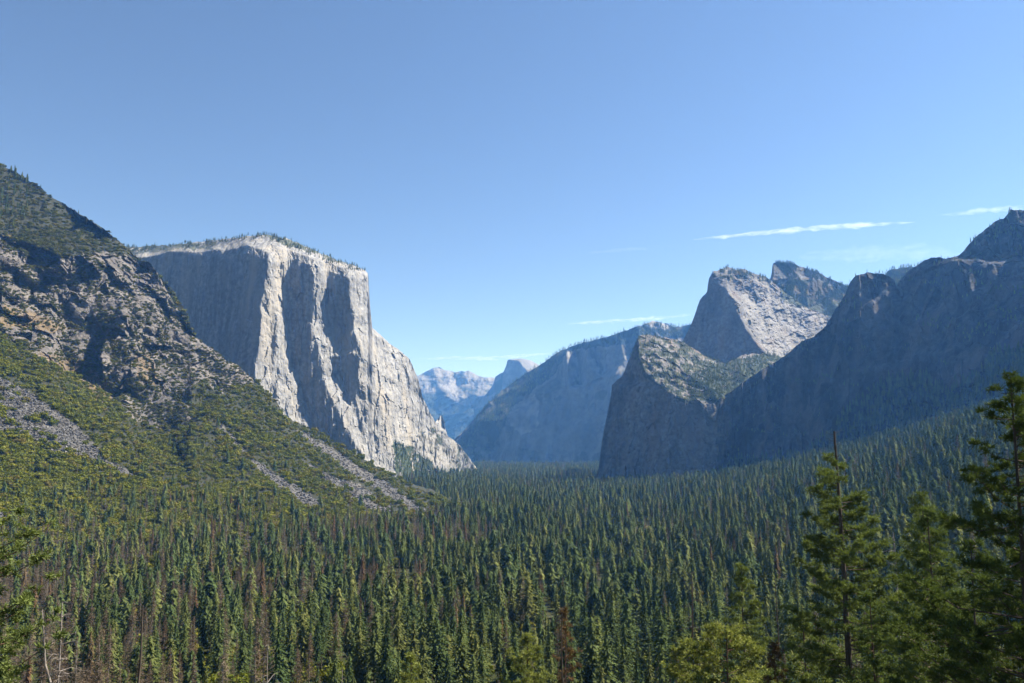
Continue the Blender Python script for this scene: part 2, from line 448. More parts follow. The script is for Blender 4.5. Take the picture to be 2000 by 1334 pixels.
relief('bright_slab_mountain', sky, bottom, ch, [(1560,690,3990),(1500,620,4060),(1560,640,4120),(1620,650,4180)], M['cathedral'], step=1.8, warp=2.5, blurn=1, jit=1.2, disp=d_mid, back=500,
       masks={'veg': lambda x, y, P: np.maximum((in_poly(x, y, [(1522,560),(1545,543),(1590,545),(1720,570),(1720,640),(1610,612),(1570,600),(1530,590)]) * (fbm(P / 50, 3, 61) > -0.55)) * 0.9,
                                                (in_poly(x, y, [(1384,540),(1420,515),(1510,540),(1525,560),(1480,545),(1425,545)]) * (fbm(P / 22, 3, 62) > -0.05)) * 0.8),
              'pale': lambda x, y, P: 0.65 * in_poly(x, y, [(1440,575),(1490,560),(1530,585),(1620,625),(1560,700),(1512,700),(1455,625)]) * np.clip(0.6 + fbm(P / 30, 3, 63), 0, 1)}, seed=3)

relief('blunt_spire', [(1496,560),(1504,545),(1508,530),(1509,515),(1523,511),(1545,514),(1570,522),(1595,531),(1640,553),(1680,570),(1720,590)], [(1496,640),(1720,660)],
       [[(1496,560,4420),(1509,545,4400),(1545,545,4420),(1590,546,4470),(1640,572,4580),(1720,600,4680)], [(1496,556,4440),(1509,511,4480),(1545,510,4470),(1595,528,4520),(1680,567,4640),(1720,587,4700)],
        [(1496,640,4240),(1720,660,4330)]], [], M['cathedral'], step=1.6, warp=2, jit=1.0, back=350,
       disp=lambda P, a, b: 8 * fbm(np.stack([P[..., 0] / 30, P[..., 2] / 90, P[..., 1] / 60], -1), 4, 57, 0.6) + 5 * fbm(P / 14, 3, 58),
       masks={'veg': lambda x, y, P: np.maximum((in_poly(x, y, [(1496,560),(1545,546),(1590,547),(1720,580),(1720,660),(1496,660)]) * (fbm(P / 45, 3, 61) > -0.6)) * 0.9, 0.35 * (fbm(P / 20, 3, 64) > .1)),
              'grass': lambda x, y, P: 0.5 * in_poly(x, y, [(1530,555),(1600,550),(1660,575),(1640,590),(1560,580)])}, seed=12)

# --- long dark wall on the right
sky = [(1392,790),(1404,780),(1430,762),(1480,727),(1522,703),(1567,666),(1590,657),(1612,639),(1631,606),(1650,576),(1659,553),(1672,538),(1693,532),(1725,536),(1746,545),(1750,560),(1759,546),(1777,527),(1800,512),(1819,502),(1834,502),(1847,506),(1875,497),(1905,463),(1942,433),(1961,426),(1976,409),(2000,410),(2100,370),(2300,300),(2700,240)]  # beyond the right frame edge the wall is extended higher to cast shade
bottom = [(1392,985),(1650,960),(2000,900),(2700,900)]
ch = [
 [(1392,985,3150),(1420,985,3080),(1500,970,2950),(1650,950,2720),(1800,905,2480),(2000,860,2180),(2300,860,1800),(2700,860,1500)],
 [(1392,870,3200),(1420,868,3120),(1500,850,3010),(1600,830,2880),(1660,790,2800),(1730,740,2720),(1830,720,2580),(1900,740,2440),(2000,690,2320),(2300,650,1980),(2700,600,1700)],
 [(1392,787,3260),(1404,780,3230),(1430,760,3170),(1480,725,3120),(1522,700,3080),(1590,654,3010),(1631,603,2960),(1672,535,2930),(1693,529,2920),(1746,542,2860),(1750,560,2860),(1759,543,2830),(1819,499,2760),(1847,503,2760),(1875,494,2760),(1905,460,2760),(1976,405,2700),(2000,406,2680),(2300,296,2300),(2700,235,1950)],
 [(1860,508,2705),(1930,512,2610),(1990,515,2520),(2060,510,2430)],
 [(1870,502,2730),(1930,500,2690),(1985,499,2630),(2060,480,2520)],
]
def d_right(P, PX, PY):
    x, y, z = P[..., 0], P[..., 1], P[..., 2]
    return -230 + 55 * fbm(np.stack([x / 150, z / 500, y / 260], -1), 3, 70, .5, True) + 22 * fbm(np.stack([x / 60, z / 260, y / 120], -1), 4, 71) + 7 * fbm(np.stack([x / 22, z / 90, y / 50], -1), 3, 73) + 18 * facets(np.stack([x / 60, y / 90, z / 260], -1), 74, 1.3) + 6 * facets(np.stack([x / 20, y / 40, z / 70], -1), 75, 1.3)
talus_right = [(1392,925),(1450,900),(1560,890),(1620,850),(1650,800),(1730,745),(1800,735),(1850,765),(1900,745),(1940,690),(2010,680),(2700,600),(2700,1000),(1392,1000)]
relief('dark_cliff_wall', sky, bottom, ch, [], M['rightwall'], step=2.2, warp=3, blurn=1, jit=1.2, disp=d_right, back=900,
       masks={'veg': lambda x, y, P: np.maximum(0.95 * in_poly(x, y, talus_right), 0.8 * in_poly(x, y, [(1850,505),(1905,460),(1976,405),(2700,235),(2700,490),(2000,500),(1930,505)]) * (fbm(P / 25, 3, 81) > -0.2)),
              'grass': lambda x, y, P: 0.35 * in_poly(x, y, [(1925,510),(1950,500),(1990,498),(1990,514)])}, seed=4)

# --- wooded ridge behind the notch in the right wall
relief('wooded_ridge', [(1690,560),(1715,548),(1735,529),(1760,523),(1790,520),(1830,515)], [(1690,620),(1830,620)],
       [[(1690,620,3900),(1830,620,3900)], [(1690,545,4200),(1760,520,4200),(1830,512,4200)]], [], M['cathedral'], step=3, disp=lambda P, a, b: 15 * fbm(P / 60, 3, 5),
       masks={'veg': lambda x, y, P: 0.9 + 0 * x}, seed=5)

# --- hazy ridge in the middle distance
sky = [(872,880),(889,857),(902,844),(924,820),(943,797),(959,783),(981,762),(997,751),(1024,732),(1053,714),(1078,695),(1102,682),(1132,671),(1164,663),(1194,655),(1218,646),(1250,637),(1275,627),(1300,632),(1320,639),(1350,634),(1420,640)]
bottom = [(872,935),(1420,935)]
ch = [
 [(872,935,7500),(1000,935,7250),(1200,935,6650),(1420,935,6200)],
 [(872,880,7560),(924,820,7640),(981,760,7850),(1053,712,7950),(1100,680,7850),(1106,678,7420),(1150,665,7300),(1194,653,7150),(1250,635,7220),(1275,625,7330),(1322,637,7330),(1345,634,7120),(1420,638,6700)],
 [(935,826,7540),(985,818,7400),(1018,854,7220),(1050,840,7260),(1060,792,7340),(1086,738,7420),(1100,690,7480)],
 [(926,868,7500),(958,880,7600),(960,906,7480),(930,908,7420),(926,868,7500)],
 [(1066,770,7300),(1110,760,7180),(1160,740,7000),(1200,735,6850)],
 [(1107,690,7260),(1110,748,7140)], [(1124,686,7460),(1131,748,7330),(1137,756,7150)], [(1146,698,7150),(1165,735,7060)], [(1160,696,7330),(1177,733,7230),(1183,740,7040)],
 [(1215,665,7080),(1222,700,6950)], [(1228,662,7230),(1236,700,7080),(1240,706,6900)],
]
def d_far(P, PX, PY):
    x, y, z = P[..., 0], P[..., 1], P[..., 2]
    return 55 * fbm(np.stack([x / 260, z / 520, y / 300], -1), 3, 90, .5, True) + 60 * fbm(np.stack([x / 260, z / 420, y / 300], -1), 5, 91, 0.55) + 25 * fbm(np.stack([x / 60, z / 300, y / 200], -1), 3, 93)
relief('hazy_ridge', sky, bottom, ch, [], M['far'], step=2.0, warp=2.2, blurn=1, jit=1.0, disp=d_far, back=1500,
       masks={'veg': lambda x, y, P: np.clip((in_poly(x, y, [(860,900),(981,758),(1102,678),(1275,630),(1420,630),(1420,660),(1300,660),(1180,676),(1110,686),(1080,735),(1040,760),(1000,800),(960,880),(900,930)]) * (0.55 + .5 * (fbm(P / 90, 3, 98) > -.1)) + (fbm(P / 180, 4, 95) > 0.25) * 0.4) * (1 - in_poly(x, y, [(985,800),(1046,770),(1055,800),(1048,838),(1018,852),(1000,830)])) * (1 - in_poly(x, y, [(1255,633),(1275,622),(1318,638),(1300,642),(1265,642)])), 0, 0.95),
              'pale': lambda x, y, P: 0.8 * polys([(985,800),(1046,770),(1055,800),(1048,838),(1018,852),(1000,830)], [(930,872),(958,880),(950,905),(930,900)], [(1108,690),(1124,690),(1132,745),(1120,745)], [(1150,700),(1160,700),(1178,735),(1165,730)], [(1255,633),(1275,622),(1318,638),(1300,642),(1265,642)])(x, y, P) * np.clip(.6 + 1.2 * fbm(P / 60, 3, 97), 0, 1)}, seed=6)  # pale patches: bare rock, plus sunlit faces lightened in the colour

# --- half-domed peak and the bare range beside it
sky = [(925,800),(945,775),(960,756),(964,750),(967,736),(976,730),(983,727),(989,713),(991,703),(999,701),(1018,700),(1037,704),(1053,713),(1080,735),(1120,770)]
relief('half_domed_peak', sky, [(925,880),(1120,880)],
       [[(964,750,13150),(991,700,13100),(1013,704,13020),(1032,727,12960),(1045,760,12930),(1060,880,12850)],
        [(991,700,13100),(1018,697,13400),(1037,701,13550),(1053,710,13600),(1120,768,13650)],
        [(925,880,13200),(1060,880,12850),(1120,880,13100)], [(925,797,13350),(964,747,13150)]], [], M['far'], step=1.6, warp=1.2, blurn=1, jit=0.3,
       disp=lambda P, a, b: 30 * fbm(np.stack([P[..., 0] / 90, P[..., 1] / 300, P[..., 2] / 500], -1), 3, 3), back=900,
       masks={'veg': lambda x, y, P: 0.8 * (in_poly(x, y, [(925,800),(960,756),(985,728),(980,800),(960,880),(925,880)]) * (fbm(P / 200, 3, 2) > -0.1))}, seed=7)
sky = [(770,760),(800,742),(813,735),(830,727),(846,719),(859,717),(870,723),(889,727),(902,724),(908,726),(915,723),(929,732),(943,736),(967,738),(1010,750)]
ch = [[(770,760,15800),(813,735,15800),(846,717,15800),(870,721,15700),(889,725,15600),(915,721,15400),(943,734,15200),(1010,748,15000)],
      [(770,800,14800),(830,790,14600),(880,780,14500),(930,770,14400),(1010,780,14200)],
      [(770,900,13800),(900,900,13600),(1010,900,13400)],
      [(846,717,15800),(858,760,14900),(850,800,14500)], [(889,725,15600),(872,770,14700),(905,790,14400)], [(915,721,15400),(900,760,14800),(940,790,14300)]]
relief('bare_granite_range', sky, [(770,905),(1010,905)], ch, [], M['bare'], step=1.6, warp=4, blurn=1, jit=0.8,
       disp=lambda P, a, b: 150 * fbm(np.stack([(P[..., 0] + P[..., 2] * .6) / 420, P[..., 1] / 800, (P[..., 2] - .5 * P[..., 0]) / 260], -1), 5, 25, 0.55), back=1500,
       masks={'veg': lambda x, y, P: 0.95 * np.clip(((fbm(np.stack([(P[..., 0] + P[..., 2]) / 500, P[..., 1] / 3000, P[..., 2] / 220], -1), 4, 35) + (y - 775) / 60.0) > 0.0), 0, 1),
              'pale': lambda x, y, P: 0.5 * (((fbm(np.stack([(P[..., 0] + P[..., 2]) / 500, P[..., 1] / 3000, P[..., 2] / 220], -1), 4, 35) + (y - 775) / 60.0) < -0.25) & (y < 830))}, seed=8)
relief('pale_pinnacle', [(846,850),(850,825),(855,817),(861,813),(866,818),(870,838),(874,850)], [(846,880),(874,880)],
       [[(846,880,5560),(874,880,5800)], [(846,850,5600),(860,810,5750),(874,850,5900)]], [(852,840,5570)], M['elcap'], step=1.2, warp=1, disp=lambda P, a, b: 10 * fbm(P / 30, 3, 4), back=200, seed=9)

# --- near left hillside
sky = [(-160,230),(-60,285),(0,320),(31,336),(59,356),(76,362),(94,380),(112,393),(138,405),(158,419),(186,435),(212,455),(237,475),(252,486),(270,508),(290,513),(301,522),(321,551),(339,571),(357,597),(367,620),(375,651),(395,668),(428,691),(446,708),(466,714),(484,733),(500,745),(508,753),(546,791),(553,812),(565,818),(607,837),(680,879),(756,921),(772,933),(840,964),(891,984),(930,994)]
bottom = [(-160,1110),(0,1085),(300,1065),(600,1045),(800,1022),(935,1002)]
hp = [(-160,230,2600),(-160,460,2020),(-160,650,1720),(-160,840,1380),(-160,1110,1000),(0,318,2500),(0,460,2140),(0,560,2060),(0,650,1890),(0,740,1690),(0,840,1510),(0,950,1340),(0,1060,1190),
 (94,377,2480),(100,480,2200),(100,600,2080),(100,690,1920),(100,800,1660),(100,900,1470),(252,481,2450),(250,600,2210),(250,720,2060),(250,830,1790),(250,940,1560),(300,1050,1270),
 (375,651,2380),(375,760,2100),(375,850,1890),(375,950,1650),(500,743,2380),(500,830,2090),(500,920,1850),(600,1035,1390),(607,835,2350),(607,900,2130),(680,877,2350),(680,950,1950),
 (756,919,2320),(756,975,1950),(840,962,2150),(930,990,1910),(800,1015,1590),(935,1002,1800),(0,1085,1090),(300,1065,1200),(600,1045,1330)]
ch = [ # rock steps that face the viewer
 [(118,560,2150),(150,520,2190),(190,515,2230),(215,545,2240)], [(112,600,2125),(150,612,2140),(195,612,2170),(225,600,2200)],
 [(120,655,2080),(180,640,2120),(235,645,2160),(250,690,2150)], [(128,725,2020),(185,755,2030),(215,775,2040),(245,765,2070)],
 [(280,790,2070),(330,760,2110),(360,790,2080)], [(275,835,2000),(330,842,2010),(365,830,2010)],
 [(385,690,2310),(440,715,2330),(478,735,2350)], [(388,712,2280),(440,742,2300),(474,748,2330)],
]
rock_poly = [(-160,470),(0,462),(60,480),(120,505),(200,492),(262,500),(300,522),(372,650),(470,712),(505,750),(470,748),(430,770),(400,740),(370,760),(372,820),(335,850),(262,820),(215,775),(60,690),(0,655),(-160,640)]
talus_polys = [[(-60,715),(0,738),(62,768),(150,830),(208,898),(285,942),(250,938),(190,905),(120,882),(60,858),(0,838),(-60,830)],
 [(82,872),(110,880),(152,912),(140,914),(100,890)], [(170,920),(215,945),(205,948),(180,930)], [(478,888),(560,938),(632,982),(618,990),(590,985),(540,948)], [(430,826),(480,880),(474,884),(436,845)],
 [(566,834),(600,848),(650,876),(690,905),(750,940),(790,968),(842,1004),(822,1012),(762,972),(700,935),(640,893)], [(598,902),(640,926),(690,960),(775,1004),(745,1002),(690,978),(640,940)], [(655,935),(700,945),(740,975),(770,995),(760,985),(700,965)],
 [(-20,980),(20,995),(34,1012),(10,1016),(-20,1020)]]
grass_polys = [[(0,598),(60,605),(130,640),(120,650),(40,640),(0,640)], [(70,690),(140,700),(200,735),(230,775),(190,790),(130,745)], [(0,455),(70,470),(75,500),(30,480)], [(265,690),(300,690),(305,750),(270,745)]]
def rockw(PX, PY):
    m = in_poly(PX, PY, rock_poly).astype(float)
    return blur(m, 6)
def d_hill(P, PX, PY):
    x, y, z = P[..., 0], P[..., 1], P[..., 2]
    w = rockw(PX, PY) * np.where(((PX > 255) & (PY > 685)), .6, 1.0)
    w = w * np.clip(.75 + 1.1 * fbm(P / 120, 2, 108), .25, 1.15)
    r = 46 * fbm(np.stack([x / 110, y / 110, z / 150], -1), 3, 101, 0.5, True) + 22 * facets(np.stack([x / 60, y / 80, z / 90], -1), 102, 1.6) + 5.5 * facets(np.stack([x / 17, y / 24, z / 26], -1), 103, 1.5) + 1.5 * facets(np.stack([x / 7, y / 10, z / 10], -1), 104, 1.5) + 4 * fbm(P / 14, 3, 106)
    g = 9 * fbm(P / 90, 3, 105) + 2.0 * fbm(P / 18, 3, 107)
    return w * r + (1 - w) * g
HILL = relief('hillside', sky, bottom, ch, hp, M['hill'], step=1.8, warp=3.5, blurn=3, jit=1.6, disp=d_hill, back=900,
       masks={'veg': lambda x, y, P: (1 - in_poly(x, y, rock_poly)) * (1 - polys(*talus_polys)(x, y, P)) * 0.9,
              'talus': lambda x, y, P: polys(*talus_polys)(x, y, P) * np.clip(0.75 + 0.5 * fbm(P / 40, 3, 111), 0, 1),
              'grass': lambda x, y, P: 0.8 * polys(*grass_polys)(x, y, P) * np.clip(0.7 + fbm(P / 14, 3, 112), 0, 1)}, seed=10)

# ------------------------------------------------------------------ valley floor
RB = np.array([(780,1400,167),(772,1700,122),(600,2000,70),(330,2200,5),(1100,1400,300),(1000,1000,255),(700,900,150),(560,1000,95),(480,700,95),(200,1400,0),(250,1700,0),(250,1000,10),(150,700,5),
 (400,1400,40),(480,1700,40),(560,1200,85),(700,2400,60),(1000,2200,150),(1300,2200,250),(900,3000,30),(0,3000,0),(-500,1500,0),(-600,800,0),(0,5000,0),(-2000,3000,0),(3000,6000,0),(0,900,0),(0,600,0),(-300,600,0),(250,550,25),
 (450,450,95),(-8000,3000,0),(8000,3000,100),(0,20000,0),(-6000,20000,0),(6000,20000,0),(0,-3000,0),(0,2000,0),(0,1500,0),(-300,2500,0),(0,7000,0),(-900,5000,0),(1000,5000,0),(-1000,1000,0),(-250,1900,0),(0,3900,0),(300,2700,0)], float)
A_ = np.linalg.norm(RB[:, None, :2] - RB[None, :, :2], axis=2)
RW = np.linalg.solve(A_ + np.eye(len(RB)) * 1e-6, RB[:, 2])
def ground_h(X, Y):
    X = np.asarray(X, float); Y = np.asarray(Y, float)
    h = np.zeros(np.broadcast(X, Y).shape)
    for (a, b, _), w in zip(RB, RW): h = h + w * np.sqrt((X - a) ** 2 + (Y - b) ** 2)
    h = np.maximum(h, 0) if h.ndim else max(float(h), 0)
    r = np.sqrt(X ** 2 + Y ** 2)
    near = np.interp(r, [0, 6, 12, 40, 100, 200, 330, 550, 800], [138, 137.5, 132, 112, 86, 60, 36, 12, 0])
    hh = np.maximum(h, near)
    blend = np.clip(r / 60, 0, 1)
    return near * (1 - blend) + hh * blend
ang = np.radians(np.concatenate([np.linspace(-180, -36, 25)[:-1], np.linspace(-36, 36, 145), np.linspace(36, 180, 25)[1:-1]]))
rad = np.concatenate([[0.5], np.geomspace(4, 26000, 190)])
AA, RR = np.meshgrid(ang, rad)
GX, GY = RR * np.sin(AA), RR * np.cos(AA)
GZ = ground_h(GX, GY) + np.clip(RR / 300, 0, 1) * np.clip(2.0 - RR / 3000, 0, 1) * 1.5 * fbm(np.stack([GX / 60, GY / 60, GX * 0], -1), 3, 5)
nr, na = GX.shape
I = np.arange(nr * na).reshape(nr, na)
In = np.roll(I, -1, 1)
gf = np.stack([I[:-1], In[:-1], In[1:], I[1:]], -1).reshape(-1, 4)
gme = make_mesh('valley_floor', np.stack([GX, GY, GZ], -1).reshape(-1, 3), gf, M['ground'], True)
gpx, gpy = project(np.stack([GX, GY, GZ], -1))
CLEAR = [(1238,1030),(1262,1022),(1310,1028),(1318,1042),(1280,1052),(1240,1046)]
mea = (in_poly(gpx, gpy, CLEAR) & (GY > 0)).astype(np.float32)
a_ = gme.attributes.new('meadow', 'FLOAT', 'POINT'); a_.data.foreach_set('value', mea.ravel())
tag(link('valley_floor', gme), kind='structure')

# ------------------------------------------------------------------ tree meshes (unit height)
def sprays(rnd, base, tip, n, size, up=0.25, taper=0.6):
    """n small kite faces along a bough from base to tip"""
    V = []; Fc = []
    base = np.array(base); tip = np.array(tip)
    d = tip - base; L = np.linalg.norm(d) + 1e-9; d /= L
    side = np.cross(d, (0, 0, 1)); side /= (np.linalg.norm(side) + 1e-9)
    for k in range(n):
        f = 0.25 + 0.75 * (k + rnd.random()) / n
        c = base + (tip - base) * f
        s = size * (1 - taper * (f - 0.25) ** 2) * rnd.uniform(0.7, 1.35)
        ang = rnd.uniform(-1.2, 1.2)
        dd = d * math.cos(ang) + side * math.sin(ang) + np.array((0, 0, rnd.uniform(-0.5, up)))
        dd /= np.linalg.norm(dd)
        ss = np.cross(dd, np.array((rnd.gauss(0, .5), rnd.gauss(0, .5), 1.0))); ss /= (np.linalg.norm(ss) + 1e-9)
        i = len(V)
        w = s * rnd.uniform(0.22, 0.42)
        V += [c - dd * s * .35, c + ss * w, c + dd * s * .65, c - ss * w]
        Fc.append((i, i + 1, i + 2, i + 3))
    return V, Fc

def conifer_crown(seed, R=0.13, base=0.16, levels=26, per=6, n=4, size=0.045, droop=0.25, ragged=0.35, power=0.8, mat=None, name='crown'):
    rnd = random.Random(seed)
    V = []; Fc = []
    for i in range(levels):
        t = (i + rnd.random() * .6) / levels
        z = base + (1 - base) * t
        if rnd.random() < ragged * 0.25: continue
        Rl = R * (min(1, (t + .12) / .22)) * ((1 - t) ** power) + 0.006
        k = max(3, int(per * (0.55 + 0.45 * (1 - t))))
        a0 = rnd.uniform(0, 6.28)
        for j in range(k):
            r = Rl * rnd.uniform(1 - ragged, 1.1)
            a = a0 + 6.283 * j / k + rnd.uniform(-.35, .35)
            b = (0, 0, z + 0.15 * r)
            tp = (r * math.cos(a), r * math.sin(a), z - droop * r + rnd.uniform(-.3, .2) * r)
            v, f = sprays(rnd, b, tp, max(2, int(n * (0.4 + r / R))), size * (0.55 + 0.6 * r / R))
            o = len(V); V += v; Fc += [tuple(x + o for x in q) for q in f]
    v, f = sprays(rnd, (0, 0, .95), (0, 0, 1.0), 3, size)
    o = len(V); V += v; Fc += [tuple(x + o for x in q) for q in f]
    return make_mesh(name, np.array(V), np.array(Fc), mat)

def tier_crown(seed, R=.13, base=.14, power=.8, ragged=.4, tiers=10, spikes=7, mat=None, name='crown', extra=0, size=.05):
    """drooping ragged skirts of boughs stacked up the stem, with loose sprays"""
    rnd = random.Random(seed); V = []; Fc = []
    for i in range(tiers):
        t = i / tiers
        z = base + (1 - base) * (t + rnd.uniform(-.2, .2) / tiers)
        Rl = R * (min(1, (t + .22) / .3)) * ((1 - t) ** power) + .008
        dz = (1 - base) / tiers * rnd.uniform(1.5, 2.1)
        n = max(5, int(spikes * (.6 + .4 * (1 - t))))
        a0 = rnd.uniform(0, 6.28)
        o = len(V); ox, oy = rnd.gauss(0, .05) * R, rnd.gauss(0, .05) * R
        V.append((ox * .3, oy * .3, min(z + dz, 1.0)))
        for j in range(2 * n):
            a = a0 + 3.1416 * j / n + rnd.uniform(-.15, .15)
            r = Rl * (rnd.uniform(1 - ragged * .6, 1.15) if j % 2 == 0 else rnd.uniform(.42, .7))
            zz = z - (.20 * r + rnd.uniform(-.1, .35) * Rl if j % 2 == 0 else -.25 * Rl)
            V.append((ox + r * math.cos(a), oy + r * math.sin(a), zz))
        for j in range(2 * n):
            Fc.append((o, o + 1 + j, o + 1 + (j + 1) % (2 * n)))
    tri = len(Fc)
    for k in range(extra):
        t = rnd.random() ** 1.3; z = base + (1 - base) * t
        Rl = R * (min(1, (t + .12) / .22)) * ((1 - t) ** power) + .006
        a = rnd.uniform(0, 6.283); r = Rl * rnd.uniform(.75, 1.2)
        v, f = sprays(rnd, (0, 0, z + .1 * r), (r * math.cos(a), r * math.sin(a), z - .2 * r), 4, size * (.6 + .6 * r / R))
        o = len(V); V += v; Fc += [tuple(x + o for x in q) for q in f]
    return make_mesh(name, np.array(V), Fc if extra else np.array(Fc), mat)

def tube(pts, radii, sides=6):
    V = []; Fc = []
    pts = [np.array(p, float) for p in pts]
    for i, (p, r) in enumerate(zip(pts, radii)):
        d = pts[min(i + 1, len(pts) - 1)] - pts[max(i - 1, 0)]
        d /= (np.linalg.norm(d) + 1e-9)
        a = np.cross(d, (0.3, 1, 0.1)) if abs(d[1]) < .9 else np.cross(d, (1, 0, 0))
        a /= np.linalg.norm(a); b = np.cross(d, a)
        for k in range(sides):
            th = 6.2832 * k / sides
            V.append(p + r * (math.cos(th) * a + math.sin(th) * b))
    for i in range(len(pts) - 1):
        for k in range(sides):
            k2 = (k + 1) % sides
            Fc.append((i * sides + k, i * sides + k2, (i + 1) * sides + k2, (i + 1) * sides + k))
    return V, Fc

def trunk_mesh(seed, r0=0.011, top=0.97, mat=None, sides=6, bend=0.008):
    rnd = random.Random(seed)
    n = 9; pts = []; rr = []
    bx, by = rnd.gauss(0, bend), rnd.gauss(0, bend)
    for i in range(n):
        t = i / (n - 1)
        pts.append((bx * math.sin(t * 3), by * math.sin(t * 2.4), -0.06 + (top + 0.06) * t))
        rr.append(r0 * (1.25 if i == 0 else 1) * (1 - 0.88 * t))
    V, Fc = tube(pts, rr, sides)
    return make_mesh('trunk', np.array(V), np.array(Fc), mat, True)

def stick_crown(seed, R=0.1, base=0.2, n=150, mat=None, name='dead_branches', w=0.0035, twig=3, droop=0.2):
    """bare limbs with twigs, thin blades"""
    rnd = random.Random(seed); V = []; Fc = []
    def blade(a, b, w):
        a = np.array(a); b = np.array(b); d = b - a
        s = np.cross(d, (rnd.gauss(0, 1), rnd.gauss(0, 1), rnd.gauss(0, 1))); s /= (np.linalg.norm(s) + 1e-9)
        i = len(V); V.extend([a + s * w, a - s * w, b - s * w * .3, b + s * w * .3]); Fc.append((i, i + 1, i + 2, i + 3))
    for k in range(n):
        t = rnd.random() ** 0.85
        z = base + (1 - base) * t
        r = (R * (1 - t) ** .7 + .012) * rnd.uniform(.4, 1.1)
        a = rnd.uniform(0, 6.283)
        tp = np.array((r * math.cos(a), r * math.sin(a), z - droop * r + rnd.uniform(-.2, .2) * r))
        b = np.array((0, 0, z))
        blade(b, tp, w)
        for q in range(twig):
            f = rnd.uniform(.35, 1)
            c = b + (tp - b) * f
            e = c + np.array((rnd.gauss(0, 1), rnd.gauss(0, 1), rnd.gauss(-.2, .7))) * r * .28
            blade(c, e, w * .8)
    return make_mesh(name, np.array(V), np.array(Fc), mat)

def round_crown(seed, n=260, lobes=7, mat=None, size=0.2, flat=0.75, name='crown'):
    """leafy rounded crown: base at z=0, about 1 wide radius"""
    rnd = random.Random(seed); V = []; Fc = []
    cs = [(0, 0, 0.55 * flat, 0.62)]
    for k in range(lobes):
        a = 6.283 * k / lobes + rnd.uniform(-.4, .4); r = rnd.uniform(.35, .62)
        cs.append((r * math.cos(a), r * math.sin(a), rnd.uniform(.28, .8) * flat, rnd.uniform(.28, .46)))
    for k in range(n):
        cx, cy, cz, cr = rnd.choice(cs)
        d = np.array((rnd.gauss(0, 1), rnd.gauss(0, 1), rnd.gauss(0.25, 1))); d /= np.linalg.norm(d)
        c = np.array((cx, cy, cz)) + d * cr * rnd.uniform(.75, 1.06) * np.array((1, 1, flat))
        if c[2] < -0.05: c[2] = rnd.uniform(-.05, .1)
        nrm = d + np.array((rnd.gauss(0, .55), rnd.gauss(0, .55), rnd.gauss(0, .55))); nrm /= np.linalg.norm(nrm)
        u = np.cross(nrm, (rnd.gauss(0, 1), rnd.gauss(0, 1), rnd.gauss(0, 1))); u /= (np.linalg.norm(u) + 1e-9)
        w = np.cross(nrm, u); s = size * rnd.uniform(.5, 1.15)
        i = len(V); V += [c - u * s, c + w * s * .6, c + u * s, c - w * s * .6]; Fc.append((i, i + 1, i + 2, i + 3))
    return make_mesh(name, np.array(V), np.array(Fc), mat)

def join_meshes(name, ms):
    V = []; Fc = []; mi = []; mats = []
    for me in ms:
        o = len(V)
        V += [tuple(v.co) for v in me.vertices]
        Fc += [tuple(i + o for i in p.vertices) for p in me.polygons]
        m = me.materials[0]
        if m not in mats: mats.append(m)
        mi += [mats.index(m)] * len(me.polygons)
    out = make_mesh(name, np.array(V), Fc)
    for m in mats: out.materials.append(m)
    out.polygons.foreach_set('material_index', mi)
    return out

PROTO = {}
def proto_collection(key, meshes):
    col = bpy.data.collections.new(key + '_source')
    for i, me in enumerate(meshes):
        o = bpy.data.objects.new('%s_%02d' % (key, i), me); col.objects.link(o)
    PROTO[key] = (col, len(meshes))
shapes = [dict(R=.17, base=.12, power=.75), dict(R=.21, base=.14, power=.62, ragged=.5), dict(R=.14, base=.1, power=.7), dict(R=.23, base=.22, power=.5, ragged=.6), dict(R=.19, base=.32, power=.45, ragged=.65), dict(R=.17, base=.14, power=.9)]
proto_collection('conifer', [join_meshes('far_conifer', [tier_crown(20 + i, tiers=10, spikes=7, mat=M['conifer'], extra=75, size=.05, **{**s, 'R': s['R'] * .88}), trunk_mesh(i, mat=M['bark'], sides=3)]) for i, s in enumerate(shapes)])
proto_collection('deadconifer', [join_meshes('far_dead_conifer', [stick_crown(40 + i, R=.095 + .025 * i, n=90, twig=3, w=.007, mat=M['dead']), trunk_mesh(60 + i, mat=M['greybark'], sides=4, r0=.012)]) for i in range(3)])
proto_collection('rustconifer', [join_meshes('far_rusty_conifer', [tier_crown(70 + i, tiers=11, ragged=.55, R=.11 + .02 * i, mat=M['rust'], extra=20), trunk_mesh(75 + i, mat=M['bark'], sides=3)]) for i in range(2)])
proto_collection('roundtree', [round_crown(80 + i, n=230, mat=M['oak'], flat=.75 + .12 * i) for i in range(4)])
proto_collection('scrub', [round_crown(90 + i, n=150, lobes=6, mat=M['scrub'], size=.24, flat=.6) for i in range(3)])
def stone_mesh(seed):
    rnd = random.Random(seed)
    V = [np.array((x, y, z), float) * rnd.uniform(.55, 1.1) for x in (-1, 1) for y in (-1, 1) for z in (-.7, .7)]
    return make_mesh('stone', np.array(V), np.array([(0, 1, 3, 2), (4, 6, 7, 5), (0, 4, 5, 1), (2, 3, 7, 6), (0, 2, 6, 4), (1, 5, 7, 3)]), M['rubble'])
proto_collection('stone', [stone_mesh(i) for i in range(5)])

